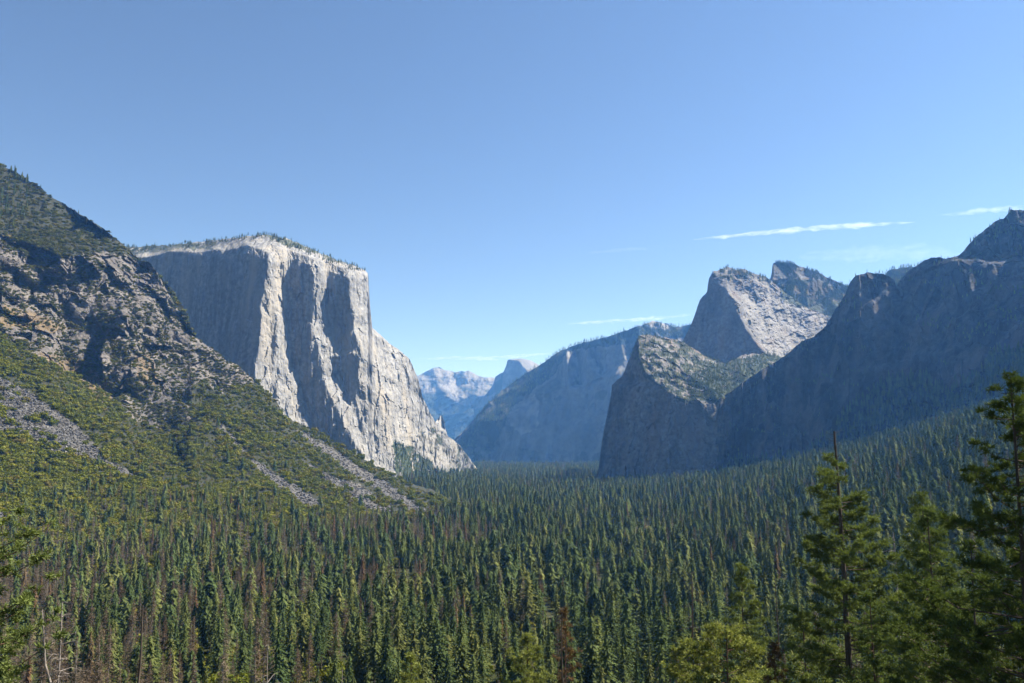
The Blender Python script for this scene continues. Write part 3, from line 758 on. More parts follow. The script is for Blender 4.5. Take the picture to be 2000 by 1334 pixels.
def scatter(name, P, S, key, label, cat, seed=0):
    col, n = PROTO[key]
    P = np.asarray(P, np.float32); N = len(P)
    r = np.random.default_rng(seed)
    me = bpy.data.meshes.new(name); me.vertices.add(N); me.vertices.foreach_set('co', P.ravel())
    S = np.asarray(S, np.float32)
    if S.ndim == 1: S = np.repeat(S[:, None], 3, 1)
    a = me.attributes.new('scl', 'FLOAT_VECTOR', 'POINT'); a.data.foreach_set('vector', S.ravel())
    rot = np.zeros((N, 3), np.float32); rot[:, 2] = r.uniform(0, 6.283, N)
    if key == 'stone': rot[:, :2] = r.uniform(-.6, .6, (N, 2))
    else: rot[:, :2] = r.normal(0, .025, (N, 2))
    a = me.attributes.new('rot', 'FLOAT_VECTOR', 'POINT'); a.data.foreach_set('vector', rot.ravel())
    a = me.attributes.new('pick', 'INT', 'POINT'); a.data.foreach_set('value', r.integers(0, n, N).astype(np.int32))
    o = link(name, me)
    g = bpy.data.node_groups.new(name + '_nodes', 'GeometryNodeTree')
    g.interface.new_socket('Geometry', in_out='INPUT', socket_type='NodeSocketGeometry')
    g.interface.new_socket('Geometry', in_out='OUTPUT', socket_type='NodeSocketGeometry')
    gi = g.nodes.new('NodeGroupInput'); go = g.nodes.new('NodeGroupOutput')
    ip = g.nodes.new('GeometryNodeInstanceOnPoints'); ci = g.nodes.new('GeometryNodeCollectionInfo')
    ci.inputs['Collection'].default_value = col; ci.inputs['Separate Children'].default_value = True; ci.inputs['Reset Children'].default_value = True
    def na_(nm, ty):
        q = g.nodes.new('GeometryNodeInputNamedAttribute'); q.data_type = ty; q.inputs['Name'].default_value = nm
        return [s for s in q.outputs if s.enabled and s.name == 'Attribute'][0]
    g.links.new(gi.outputs[0], ip.inputs['Points']); g.links.new(ci.outputs[0], ip.inputs['Instance'])
    ip.inputs['Pick Instance'].default_value = True
    g.links.new(na_('pick', 'INT'), ip.inputs['Instance Index']); g.links.new(na_('rot', 'FLOAT_VECTOR'), ip.inputs['Rotation']); g.links.new(na_('scl', 'FLOAT_VECTOR'), ip.inputs['Scale'])
    g.links.new(ip.outputs[0], go.inputs[0])
    md = o.modifiers.new('scatter', 'NODES'); md.node_group = g
    tag(o, label, cat, kind='stuff')
    return o

# ------------------------------------------------------------------ where the forest stands
def hidden_by_relief(px, py, Y):
    hid = np.zeros(px.shape, bool)
    for R in RELIEFS.values():
        x0, x1 = R.px[0], R.px[-1]
        ok = (px >= x0) & (px <= x1)
        ci = np.clip(np.round((px - x0) / (R.px[1] - R.px[0])).astype(int), 0, len(R.px) - 1)
        tp = R.top[ci]; bt = R.bot[ci]
        v = (bt - py) / (bt - tp)
        nrw = R.D.shape[0]
        ri = np.clip(np.round(v * (nrw - 1)).astype(int), 0, nrw - 1)
        hid |= ok & (py >= tp) & (v >= 0) & (R.D[ri, ci] < Y)
    return hid

pts = []
for y0, y1, s in ((190, 335, 14.0), (335, 620, 10.5), (620, 1000, 10.5), (1000, 1900, 11.5), (1900, 3200, 14.5), (3200, 6300, 24.0)):
    xs = np.arange(-.68 * y1, .68 * y1, s); ys = np.arange(y0, y1, s)
    X, Y = np.meshgrid(xs, ys)
    X = X + rng.uniform(-.5, .5, X.shape) * s; Y = Y + rng.uniform(-.5, .5, Y.shape) * s
    keep = np.abs(X) < .66 * Y
    pts.append(np.stack([X[keep], Y[keep], np.full(keep.sum(), s)], -1))
T = np.concatenate(pts)
dens = fbm(np.stack([T[:, 0] / 90, T[:, 1] / 90, T[:, 0] * 0], -1), 3, 201)
T = T[dens + rng.uniform(-.35, .35, len(T)) > -0.44]
TZ = ground_h(T[:, 0], T[:, 1])
px, py = project(np.stack([T[:, 0], T[:, 1], TZ], -1))
hid = hidden_by_relief(px, py - 2, T[:, 1])
keep = ~hid & ~(in_poly(px, py, CLEAR)) & (px > -60) & (px < 2060)
T, TZ, px, py = T[keep], TZ[keep], px[keep], py[keep]
grove = fbm(np.stack([T[:, 0] / 120, T[:, 1] / 160, T[:, 0] * 0 + 9], -1), 3, 211)
grove2 = fbm(np.stack([T[:, 0] / 60, T[:, 1] / 60, T[:, 0] * 0 + 4], -1), 3, 213)
left = np.clip((900 - px) / 500, 0, 1)
pd = 0.04 + 0.30 * left + 1.0 * np.clip(grove * 1.7, 0, .7) * np.where(px < 1150, 1, .45)
pd = np.where(in_poly(px, py, [(430,1000),(830,1010),(1000,1050),(980,1100),(800,1075),(500,1060)]), .6, pd)
po = np.clip(0.10 + .75 * left * np.clip(.35 + grove2 * 1.5, 0, 1) * np.where(py < 1130, 1.3, .8), 0, .7)
u = rng.random(len(T))
kind = np.where(u < pd, 1, 0)
u2 = rng.random(len(T))
kind = np.where((kind == 1) & (u2 < .05), 2, kind)
kind = np.where((kind == 0) & (u2 < po), 3, kind)
H = (10 + 29 * rng.random(len(T)) ** 1.3) * np.where(kind == 1, .95, 1.0)
H = H * (1 + .12 * fbm(np.stack([T[:, 0] / 200, T[:, 1] / 200, T[:, 0] * 0], -1), 2, 215))
POS = np.stack([T[:, 0], T[:, 1], TZ - .3], -1)
tx0, ty0 = project(POS + np.stack([H * 0, H * 0, H], -1))
okn = (T[:, 1] > 335) | ((tx0 > 1280) & (ty0 > 1090) & (ty0 < 1300))
POS, kind, H = POS[okn], kind[okn], H[okn]
# conifers that climb the foot of the hillside
def sample_relief(R, n, accept, seed, prob=None):
    r = np.random.default_rng(seed)
    nr_, nc_ = R.D.shape
    w = np.maximum(R.bot - R.top, 1); cdf = np.cumsum(w) / w.sum()
    ci = np.searchsorted(cdf, r.random(n)); ci = np.clip(ci, 0, nc_ - 1)
    ri = r.integers(0, nr_, n)
    x = R.PX[ri, ci]; y = R.PY[ri, ci]
    q = np.stack([x / 9, y / 9, x * 0 + 3.3], -1)
    ok = accept(x + 5 * fbm(q, 2, 5), y + 5 * fbm(q + 9, 2, 6), R.P[ri, ci]) & (x > -50) & (x < 2050)
    return R.P[ri[ok], ci[ok]], x[ok], y[ok]
hillforest = [(-60,1045),(150,1010),(300,965),(420,955),(600,1000),(760,1012),(860,1000),(935,1002),(800,1030),(0,1100)]
Hp, hx, hy = sample_relief(HILL, 9000, lambda x, y, P: in_poly(x, y, hillforest), 3)
sel = rng.random(len(Hp)) < .62
Hp, hx, hy = Hp[sel], hx[sel], hy[sel]
uu = rng.random(len(Hp))
hk = np.where(uu < .30, 1, np.where(uu < .33, 2, np.where(uu < .66, 3, 0)))
POS = np.concatenate([POS, Hp - (0, 0, .5)]); kind = np.concatenate([kind, hk]); H = np.concatenate([H, rng.uniform(13, 32, len(Hp))])
# a few conifers higher up on the slope
Hp, hx, hy = sample_relief(HILL, 2600, lambda x, y, P: (1 - polys(*talus_polys)(x, y, P)).astype(bool) & in_poly(x, y, [(0,940),(260,900),(420,830),(540,900),(700,960),(760,1000),(420,980),(200,1000),(0,1040)]), 4)
sel = rng.random(len(Hp)) < .28
POS = np.concatenate([POS, Hp[sel] - (0, 0, .5)]); kind = np.concatenate([kind, np.where(rng.random(sel.sum()) < .4, 1, 0)]); H = np.concatenate([H, rng.uniform(16, 30, sel.sum())])

# oak brush over the hillside
def brush_ok(x, y, P):
    tal = polys(*talus_polys)(x, y, P) > .5
    return (~tal | ((fbm(P / 26, 3, 261) > .16) & (y > 742 + .75 * x))) & ~in_poly(x, y, rock_poly) & (y > 440)
Bp, bx, by = sample_relief(HILL, 30000, brush_ok, 12)
bs = (3.2 + 7.5 * rng.random(len(Bp)) ** 1.9) * (1 + .45 * fbm(Bp / 70, 2, 221)) * np.where(by < 520, .8, 1.0)
gap = fbm(Bp / 40, 3, 222)
ok = gap + rng.uniform(-.3, .3, len(Bp)) > -.42
Bp, bx, by, bs = Bp[ok], bx[ok], by[ok], bs[ok]
upper = by < 800 - .0 * bx
dry = (by < 540) | ((rng.random(len(Bp)) < .35) & (by < 850) & (bx > 250))
Sp, sx_, sy_ = sample_relief(HILL, 32000, lambda x, y, P: in_poly(x, y, rock_poly) & (fbm(P / 32, 3, 232) > np.where(((x > 250) & (y > 670)) | (y > 760), -.5, np.where((y > 600) | (x < 60) & (y < 500), -.2, np.where((x > 90) & (x < 250) & (y < 560), -.22, -.06)))), 13)
Tp, tx_, ty_ = sample_relief(HILL, 17000, lambda x, y, P: in_poly(x, y, [(-60,250),(0,315),(60,350),(110,395),(180,430),(250,490),(100,500),(0,462),(-60,470)]), 14)
scrubP = np.concatenate([Bp[dry], Sp, Tp]); scrubS = np.concatenate([bs[dry] * .85, rng.uniform(2.2, 6.5, len(Sp)), rng.uniform(4, 9, len(Tp))])
roundP = np.concatenate([Bp[~dry], POS[kind == 3]])
roundS = np.concatenate([bs[~dry], H[kind == 3] * .22])
tallround = np.concatenate([np.ones((~dry).sum()), np.full((kind == 3).sum(), 1.5)])

# trees on the upper left shoulder, cliff rims and distant ridges
rimP = []; rimS = []
Cp, cx_, cy_ = sample_relief(HILL, 5000, lambda x, y, P: in_poly(x, y, [(-60,250),(0,312),(62,345),(62,400),(40,450),(-60,455)]), 15)
rimP.append(Cp); rimS.append(rng.uniform(14, 27, len(Cp)))
Cp, cx_, cy_ = sample_relief(HILL, 5000, lambda x, y, P: in_poly(x, y, [(60,350),(110,388),(190,432),(250,480),(240,490),(150,440),(60,400)]), 16)
rimP.append(Cp[::9]); rimS.append(rng.uniform(7, 15, len(Cp[::9])))
def from_relief(nm, n, acc, s0, s1, seed):
    P_, a, b = sample_relief(RELIEFS[nm], n, acc, seed)
    rimP.append(P_ - (0, 0, .5)); rimS.append(np.random.default_rng(seed).uniform(s0, s1, len(P_)))
ra = lambda k: (lambda n: np.random.default_rng(k).random(n))
from_relief('granite_cliff', 60000, lambda x, y, P: (in_poly(x, y, [(220,470),(330,468),(420,462),(420,480),(330,486),(220,500)]) | in_poly(x, y, [(420,455),(520,448),(560,455),(720,520),(715,534),(640,512),(560,484),(520,466),(420,474)])) & (fbm(P / 30, 3, 300) + np.random.default_rng(1).uniform(-.5, .5, x.shape) > .08), 8, 19, 21)
from_relief('granite_cliff', 40000, lambda x, y, P: in_poly(x, y, [(768,862),(800,872),(830,895),(880,925),(880,960),(775,960),(772,910)]) & (np.random.default_rng(2).random(x.shape) < .8), 8, 20, 22)
from_relief('granite_cliff', 30000, lambda x, y, P: in_poly(x, y, [(800,850),(850,836),(905,872),(940,925),(880,925),(830,890)]) & (fbm(P / 30, 3, 9) > 0.18), 6, 13, 23)
from_relief('rock_tower', 30000, lambda x, y, P: in_poly(x, y, [(1345,740),(1390,715),(1440,700),(1560,680),(1560,770),(1400,785),(1380,780),(1345,770)]) & (fbm(P / 25, 3, 41) > -0.4) & (np.random.default_rng(3).random(x.shape) < .4), 8, 18, 24)
from_relief('rock_tower', 30000, lambda x, y, P: in_poly(x, y, [(1225,690),(1244,645),(1300,645),(1420,705),(1400,790),(1330,785),(1260,735)]) & (fbm(P / 22, 3, 42) > -0.05) & (np.random.default_rng(4).random(x.shape) < .45), 6, 15, 25)
from_relief('bright_slab_mountain', 40000, lambda x, y, P: in_poly(x, y, [(1384,540),(1420,510),(1510,535),(1525,565),(1480,545),(1425,545)]) & (fbm(P / 22, 3, 62) > -0.05) & (np.random.default_rng(5).random(x.shape) < .5), 7, 17, 26)
from_relief('blunt_spire', 40000, lambda x, y, P: in_poly(x, y, [(1510,505),(1545,505),(1590,520),(1720,560),(1720,640),(1610,622),(1530,590),(1540,547)]) & (fbm(P / 50, 3, 61) > -0.1) & (np.random.default_rng(6).random(x.shape) < .35), 8, 18, 27)
from_relief('dark_cliff_wall', 60000, lambda x, y, P: in_poly(x, y, talus_right) & (np.random.default_rng(7).random(x.shape) < .32), 18, 36, 28)
from_relief('dark_cliff_wall', 50000, lambda x, y, P: in_poly(x, y, [(1850,500),(1905,455),(1976,400),(2100,365),(2100,490),(2000,500),(1930,500)]) & (fbm(P / 25, 3, 81) > 0.1) & (np.random.default_rng(8).random(x.shape) < .25), 10, 22, 29)
from_relief('dark_cliff_wall', 60000, lambda x, y, P: (fbm(np.stack([P[..., 0] / 130, P[..., 1] / 200, (P[..., 2] + .35 * P[..., 0]) / 45], -1), 3, 86, .5, True) > .62) & (np.random.default_rng(10).random(x.shape) < .35), 7, 16, 33)
from_relief('wooded_ridge', 1500, lambda x, y, P: x > 0, 14, 26, 30)
from_relief('hazy_ridge', 90000, lambda x, y, P: in_poly(x, y, [(860,900),(981,752),(1102,672),(1240,630),(1262,634),(1300,636),(1420,628),(1420,660),(1300,658),(1180,674),(1110,684),(1080,735),(1040,760),(1000,800),(960,880),(900,930)]) & (fbm(P / 90, 3, 98) > -.1) & (np.random.default_rng(9).random(x.shape) < .3), 18, 36, 31)
rimP = np.concatenate(rimP); rimS = np.concatenate(rimS)

# ------------------------------------------------------------------ the 300 largest of each kind as trees of their own
px, py = project(POS); tpx, tpy = project(POS + np.stack([H * 0, H * 0, H], -1))
D3 = POS[:, 1]
view = (tpx > 4) & (tpx < 1996) & (tpy < 1322) & (tpy > 0)
app = H / D3
def nearest(k, n):
    idx = np.nonzero((kind == k) & view)[0]
    return idx[np.argsort(-app[idx])][:n]
pick0, pick1, pick2 = nearest(0, 300), nearest(1, 300), nearest(2, 120)
pick3 = nearest(3, 60)
def where(x, y):
    return '%d%% across and %d%% down the photo' % (round(x / 20), round(y / 13.34))
def conifer_proto(key, i, crown, trunk):
    return (crown, trunk)
def near_crown(i, s):
    core = tier_crown(120 + i, tiers=16, spikes=8, mat=M['conifer'], extra=0, **{**s, 'R': s['R'] * .42, 'ragged': .7})
    loose = conifer_crown(220 + i, levels=30, per=10, n=7, size=.034, mat=M['conifer'], **s)
    return join_meshes('crown', [core, loose])
crowns = [near_crown(i, s) for i, s in enumerate(shapes)]
trunks = [trunk_mesh(130 + i, mat=M['bark']) for i in range(len(shapes))]
dcrowns = [stick_crown(140 + i, R=.09 + .025 * i, n=260, twig=7, w=.003, mat=M['dead']) for i in range(3)]
dtrunks = [trunk_mesh(150 + i, mat=M['greybark'], r0=.012) for i in range(3)]
rcrowns = [tier_crown(160 + i, tiers=18, spikes=8, size=.034, ragged=.6, R=.11 + .02 * i, mat=M['rust'], name='rusty_crown', extra=160) for i in range(2)]
ocrowns = [round_crown(170 + i, n=700, lobes=9, mat=M['oak'], size=.12, flat=1.0) for i in range(3)]
otrunks = [trunk_mesh(175, mat=M['greybark'], r0=.05, top=.9)]
def plant(name, pos, h, crown, trunk, label, cat, group, sx=1.0, crown_name='crown'):
    e = empty(name, tuple(pos), rng.uniform(0, 6.28), (h * sx, h * sx, h))
    c = link(crown_name, crown, e); link('trunk', trunk, e)
    tag(e, label, cat, group)
    return e
seen = set()
def uniq(lbl_fn, x, y):
    return lbl_fn(where(x, y))
for i in pick0:
    k = int(rng.integers(0, len(shapes))); sx = rng.uniform(.9, 1.5)
    w = 'slender' if shapes[k]['R'] * sx < .17 else ('broad' if shapes[k]['R'] * sx > .225 else 'tapering')
    plant('conifer_tree', POS[i], H[i], crowns[k], trunks[k], '%s green conifer in the valley forest, its tip %s' % (w, where(tpx[i], tpy[i])), 'conifer', 'green conifers nearest the viewpoint', sx)
for i in pick1:
    k = int(rng.integers(0, 3))
    w = ('narrow', 'medium', 'wide')[k]
    plant('dead_conifer', POS[i], H[i], dcrowns[k], dtrunks[k], '%s grey-brown dead conifer among living trees, tip %s' % (w, where(tpx[i], tpy[i])), 'dead tree', 'dead conifers in the forest', rng.uniform(.9, 1.25), 'dead_branches')
for i in pick2:
    k = int(rng.integers(0, 2))
    plant('rusty_conifer', POS[i], H[i], rcrowns[k], trunks[k], 'rust-coloured dying conifer among green trees, tip %s' % where(tpx[i], tpy[i]), 'conifer', 'rusty dying conifers in the forest', rng.uniform(.9, 1.2), 'rusty_crown')
for i in pick3:
    k = int(rng.integers(0, 3)); h = H[i] * .26
    x_, y_ = project(POS[i] + np.array((0, 0, h * 1.2)))
    plant('oak_tree', POS[i], h, ocrowns[k], otrunks[0], 'rounded olive green broadleaf tree between conifers, crown %s' % where(x_, y_), 'broadleaf tree', 'round broadleaf trees in the forest', 1.0)
used = np.zeros(len(POS), bool)
for p in (pick0, pick1, pick2, pick3): used[p] = True
sc3 = lambda h, a, b: np.stack([h * a, h * a, h], -1) if b is None else np.stack([h * b, h * b, h], -1)
m = (kind == 0) & ~used
wv = rng.uniform(.95, 1.6, m.sum())
scatter('valley_conifers', POS[m], np.stack([H[m] * wv, H[m] * wv, H[m]], -1), 'conifer', 'dense green conifer forest covering the valley floor', 'forest', 1)
m = (kind == 1) & ~used
wv = rng.uniform(.9, 1.3, m.sum())
scatter('far_dead_conifers', POS[m], np.stack([H[m] * wv, H[m] * wv, H[m]], -1), 'deadconifer', 'grey-brown dead conifers mixed through the far forest', 'dead trees', 2)
m = (kind == 2) & ~used
scatter('far_rusty_conifers', POS[m], np.stack([H[m], H[m], H[m]], -1), 'rustconifer', 'scattered rust-coloured conifers in the far forest', 'dying trees', 3)
used3 = used[kind == 3]
mm = np.concatenate([np.ones((~dry).sum(), bool), ~used3])
# the 300 largest-looking bushes of the slope stand alone
bpx, bpy_ = project(roundP)
appb = roundS / roundP[:, 1]
cand = np.nonzero(mm & (bpx > 10) & (bpx < 1990) & (bpy_ > 300) & (bpy_ < 1250) & (np.arange(len(mm)) < (~dry).sum()))[0]
hidb = hidden_by_relief(bpx[cand], bpy_[cand] - 3, roundP[cand, 1] - 25)
cand = cand[~hidb]
pb = cand[np.argsort(-appb[cand])][:240]
for i in pb:
    k = int(rng.integers(0, 3)); s = float(roundS[i])
    o = link('oak_bush', ocrowns[k], None, tuple(roundP[i] - (0, 0, .12 * s)))
    o.scale = (s, s, s * .95); o.rotation_euler = (0, 0, rng.uniform(0, 6.28))
    x_, y_ = project(roundP[i] + np.array((0, 0, s * .6)))
    tag(o, 'olive green oak bush on the lower left hillside, %s' % where(x_, y_), 'bush', 'large oak bushes on the left hillside')
    mm[i] = False
scatter('hillside_oak_brush', roundP[mm] - (0, 0, .4), np.stack([roundS[mm], roundS[mm], roundS[mm] * tallround[mm]], -1), 'roundtree', 'olive green oak brush blanketing the left hillside', 'brush', 4)
scatter('hillside_dry_scrub', scrubP - (0, 0, .4), scrubS, 'scrub', 'dry brownish scrub on the rocky left hillside', 'scrub', 5)
scatter('distant_rim_trees', rimP, rimS, 'conifer', 'tiny conifers on the cliff rims and distant ridges', 'forest', 6)
Rp, rx_, ry_ = sample_relief(HILL, 90000, lambda x, y, P: polys(*talus_polys)(x, y, P) > .5, 17)
scatter('talus_rubble', Rp, rng.uniform(.6, 2.4, len(Rp)) ** 1.2, 'stone', 'loose grey rockfall stones in strips down the hillside', 'rubble', 7)

# ------------------------------------------------------------------ foreground trees
def tuft_faces(rnd, c, d, size, n, V, Fc, width=.05):
    d = d / (np.linalg.norm(d) + 1e-9)
    for k in range(n):
        e = d * rnd.uniform(.1, 1) + np.array((rnd.gauss(0, .6), rnd.gauss(0, .6), rnd.gauss(0, .5)))
        e /= np.linalg.norm(e)
        s = np.cross(e, (rnd.gauss(0, 1), rnd.gauss(0, 1), rnd.gauss(0, 1))); s /= (np.linalg.norm(s) + 1e-9)
        L = size * rnd.uniform(.6, 1.1); w = size * width
        if k < 3: L *= .55; w *= 3.2
        i = len(V)
        V.extend([c + s * w * .4, c - s * w * .4, c + e * L * .6 - s * w, c + e * L, c + e * L * .6 + s * w])
        Fc.append((i, i + 1, i + 2, i + 3, i + 4))

def pine(name, px_, top_py, Y, h, label, R=4.0, base=.25, limbs=80, tuft=.55, needles=12, mat='pine', bark='redbark', r0=.35, power=.6, up=.25, seed=0, bare_top=0.0, lean=0.0, dense=1.0, group=None, bare_low=False, azrange=None, sparse=0.0, taper=.9):
    rnd = random.Random(seed)
    top = at(px_, top_py, Y); x, y, zt = [float(v) for v in top]
    zg = zt - h
    e = empty(name, (x, y, zg))
    tag(e, label, 'tree', group)
    n = 12; pts_ = []; rr = []
    for i in range(n):
        t = i / (n - 1)
        pts_.append((lean * (1 - t) + .12 * math.sin(t * 7 + seed), .12 * math.cos(t * 5 + seed), -1.5 + (h + 1.5) * t)); rr.append(r0 * (1 - taper * t) + .02)
    V, Fc = tube(pts_, rr, 8)
    link('trunk', make_mesh('trunk', np.array(V), np.array(Fc), M[bark], True), e)
    cen = lambda t: np.array((np.interp(t, np.linspace(0, 1, n), [p[0] for p in pts_]), np.interp(t, np.linspace(0, 1, n), [p[1] for p in pts_]), h * t))
    LV = []; LF = []; NV = []; NF = []
    for k in range(limbs):
        t = base + (1 - base) * (k + rnd.random()) / limbs
        f = (t - base) / (1 - base)
        L = (R * (min(1, (f + .25) / .4)) * (1 - f) ** power + .25) * rnd.uniform(.55, 1.12)
        a = rnd.uniform(0, 6.283) if azrange is None else rnd.uniform(*azrange)
        b = cen(t)
        if bare_top < f and 1 - sparse < f < 1 - bare_top and rnd.random() < .6: continue
        bare = f > 1 - bare_top
        if bare: L = rnd.uniform(.5, 1.5)
        dirn = np.array((math.cos(a), math.sin(a), up * rnd.uniform(-.6, 1.3) + .25 * f))
        m1 = b + dirn * L * .55 + np.array((0, 0, -.06 * L)); tip = b + dirn * L + np.array((0, 0, .12 * L))
        v, q = tube([b, m1, tip], [.009 * L + .014, .006 * L + .008, .005], 4)
        o = len(LV); LV += v; LF += [tuple(i + o for i in qq) for qq in q]
        if bare:
            for q_ in range(4):
                c = b + (tip - b) * rnd.uniform(.4, 1); e2 = c + np.array((rnd.gauss(0, 1), rnd.gauss(0, 1), rnd.gauss(0, .8))) * L * .2
                v, q = tube([c, e2], [.015, .006], 3); o = len(LV); LV += v; LF += [tuple(i + o for i in qq) for qq in q]
            continue
        np_ = max(2, int(dense * L * 1.25))
        for j in range(np_):
            g = 1.0 if j == 0 else rnd.uniform(.25, 1.0) ** .7
            c = b + (m1 - b) * (g / .55) if g < .55 else m1 + (tip - m1) * ((g - .55) / .45)
            sd_ = np.array((-dirn[1], dirn[0], 0)) * rnd.gauss(0, .22) * (.5 + L * .45)
            c2 = c + (sd_ if j else 0) + np.array((0, 0, rnd.uniform(-.05, .15)))
            if np.linalg.norm(c2 - c) > .25:
                v, q = tube([c, c2], [.016, .007], 3); o = len(LV); LV += v; LF += [tuple(i + o for i in qq) for qq in q]
            pr = tuft * rnd.uniform(.55, 1.0)
            for w_ in range(5):
                off = np.array((rnd.gauss(0, 1), rnd.gauss(0, 1), rnd.gauss(.1, .45))) * pr * .62
                tuft_faces(rnd, c2 + off * .6, dirn * .6 + off / (np.linalg.norm(off) + 1e-6) + np.array((0, 0, .4)), tuft * rnd.uniform(.6, 1.0), needles, NV, NF)
    if not bare_top:
        for j in range(5):
            tuft_faces(rnd, cen(1.0) - np.array((0, 0, .2 * j)), np.array((0, 0, 1.0)), tuft, needles, NV, NF)
    link('limbs', make_mesh('limbs', np.array(LV), np.array(LF) if len({len(f_) for f_ in LF}) == 1 else LF, M[bark]), e)
    if NF: link('needles', make_mesh('needles', np.array(NV), np.array(NF), M[mat]), e)
    return e

def snag(name, px_, top_py, Y, h, label, limbs=26, Lm=2.0, r0=.25, bark='deadwood', seed=0, base=.3, fork=None, twigs=5, lean=0.0, group=None):
    rnd = random.Random(seed)
    x, y, zt = [float(v) for v in at(px_, top_py, Y)]
    e = empty(name, (x, y, zt - h)); tag(e, label, 'dead tree', group)
    n = 12
    pts_ = [(lean * (1 - i / (n - 1)) + .1 * math.sin(i * 1.3 + seed), .1 * math.cos(i * .9 + seed), -1.5 + (h + 1.5) * i / (n - 1)) for i in range(n)]
    V, Fc = tube(pts_, [r0 * (1 - .85 * i / (n - 1)) + .015 for i in range(n)], 8)
    link('trunk', make_mesh('trunk', np.array(V), np.array(Fc), M[bark], True), e)
    LV = []; LF = []
    def addt(p, r, s=4):
        v, q = tube(p, r, s); o = len(LV); LV.extend(v); LF.extend([tuple(i + o for i in qq) for qq in q])
    for k in range(limbs):
        t = base + (1 - base) * rnd.random()
        b = np.array((np.interp(t, np.linspace(0, 1, n), [p[0] for p in pts_]), np.interp(t, np.linspace(0, 1, n), [p[1] for p in pts_]), h * t))
        a = rnd.uniform(0, 6.283); L = Lm * (1.1 - .75 * (t - base) / (1 - base)) * rnd.uniform(.4, 1.15)
        d = np.array((math.cos(a), math.sin(a), rnd.uniform(-.2, .45)))
        m1 = b + d * L * .5 + np.array((0, 0, .06 * L)); tip = b + d * L + np.array((rnd.gauss(0, .1), rnd.gauss(0, .1), rnd.uniform(-.35, .1))) * L
        addt([b, m1, tip], [.02 + .012 * L, .014 + .006 * L, .008])
        for q in range(twigs):
            c = m1 + (tip - m1) * rnd.random(); addt([c, c + np.array((rnd.gauss(0, 1), rnd.gauss(0, 1), rnd.gauss(-.3, .7))) * L * .25], [.012, .006], 3)
    if fork:
        for (dx, dz0, dz1) in fork:
            addt([(0, 0, h * dz0), (dx * .7, .1, h * (dz0 + (dz1 - dz0) * .4)), (dx, 0, h * dz1)], [r0 * .5, r0 * .4, r0 * .2], 6)
    link('limbs', make_mesh('limbs', np.array(LV), np.array(LF), M[bark]), e)
    return e

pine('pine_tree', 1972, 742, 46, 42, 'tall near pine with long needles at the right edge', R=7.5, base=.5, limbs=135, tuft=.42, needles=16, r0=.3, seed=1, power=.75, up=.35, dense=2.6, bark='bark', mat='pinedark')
pine('pine_tree', 1629, 842, 105, 56, 'tall pine with bare broken top and dark trunk', R=8.0, base=.40, limbs=120, tuft=.75, needles=13, r0=.62, taper=.86, seed=2, power=.6, up=.05, bare_top=.105, sparse=.24, dense=2.0, lean=1.2, bark='bark')
pine('pine_tree', 1812, 1000, 84, 40, 'bushy sunlit pine between bare-topped pine and right edge', R=6.0, base=.42, limbs=115, tuft=.6, needles=13, r0=.3, seed=3, power=.75, dense=2.0, bark='bark')
pine('pine_tree', 1448, 1105, 150, 48, 'thin dark conifer rising behind low sunlit pine', R=6.8, base=.45, limbs=100, tuft=.8, needles=12, r0=.34, seed=4, power=.75, dense=1.4, mat='pine', bark='bark')
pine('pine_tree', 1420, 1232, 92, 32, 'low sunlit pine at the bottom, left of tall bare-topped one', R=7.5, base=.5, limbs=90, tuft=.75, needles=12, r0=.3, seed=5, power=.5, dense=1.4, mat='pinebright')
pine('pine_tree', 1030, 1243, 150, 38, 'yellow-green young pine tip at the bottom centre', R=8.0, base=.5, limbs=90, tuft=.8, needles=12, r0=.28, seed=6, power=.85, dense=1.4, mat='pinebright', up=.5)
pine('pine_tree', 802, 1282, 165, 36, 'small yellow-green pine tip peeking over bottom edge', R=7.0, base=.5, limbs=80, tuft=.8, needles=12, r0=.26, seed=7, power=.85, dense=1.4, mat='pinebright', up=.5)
pine('pine_tree', 1800, 965, 165, 62, 'large dark pine behind the bushy sunlit pine', R=9.0, base=.4, limbs=110, tuft=1.0, needles=12, r0=.5, seed=8, power=.6, bark='bark')
pine('pine_tree', 1568, 1200, 118, 40, 'green pine low beside the dark trunk of bare-topped pine', R=6.5, base=.45, limbs=90, tuft=.75, needles=12, r0=.3, seed=9, power=.7, dense=1.4)
pine('pine_tree', 1700, 1165, 96, 40, 'green pine filling the gap right of dark bare-topped trunk', R=6.0, base=.45, limbs=90, tuft=.7, needles=12, r0=.3, seed=10, power=.65, dense=1.4)
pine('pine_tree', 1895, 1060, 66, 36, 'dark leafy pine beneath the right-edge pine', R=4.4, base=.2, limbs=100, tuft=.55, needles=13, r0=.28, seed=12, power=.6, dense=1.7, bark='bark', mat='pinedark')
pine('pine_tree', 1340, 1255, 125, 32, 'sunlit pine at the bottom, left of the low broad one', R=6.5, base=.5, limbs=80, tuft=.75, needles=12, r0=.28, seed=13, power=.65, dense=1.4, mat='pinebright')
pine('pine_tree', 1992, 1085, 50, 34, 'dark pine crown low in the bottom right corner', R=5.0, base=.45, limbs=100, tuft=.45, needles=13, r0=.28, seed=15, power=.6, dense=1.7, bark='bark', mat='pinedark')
pine('pine_tree', -62, 1005, 42, 40, 'pine at the left edge reaching green boughs into view', R=5.4, base=.5, limbs=52, tuft=.42, needles=15, r0=.3, seed=14, power=.3, up=.2, dense=1.5, azrange=(-.9, .9))
snag('dead_tree', 122, 1176, 62, 34, 'forked bare dead tree beside left-edge pine boughs', limbs=46, Lm=2.2, r0=.16, seed=21, base=.68, fork=[(-1.4, .80, .985)], twigs=9)
snag('dead_tree', 280, 1182, 120, 30, 'straight dark bare trunk in the lower left forest', limbs=14, Lm=2.4, r0=.36, seed=22, base=.4, bark='bark', lean=-.4)
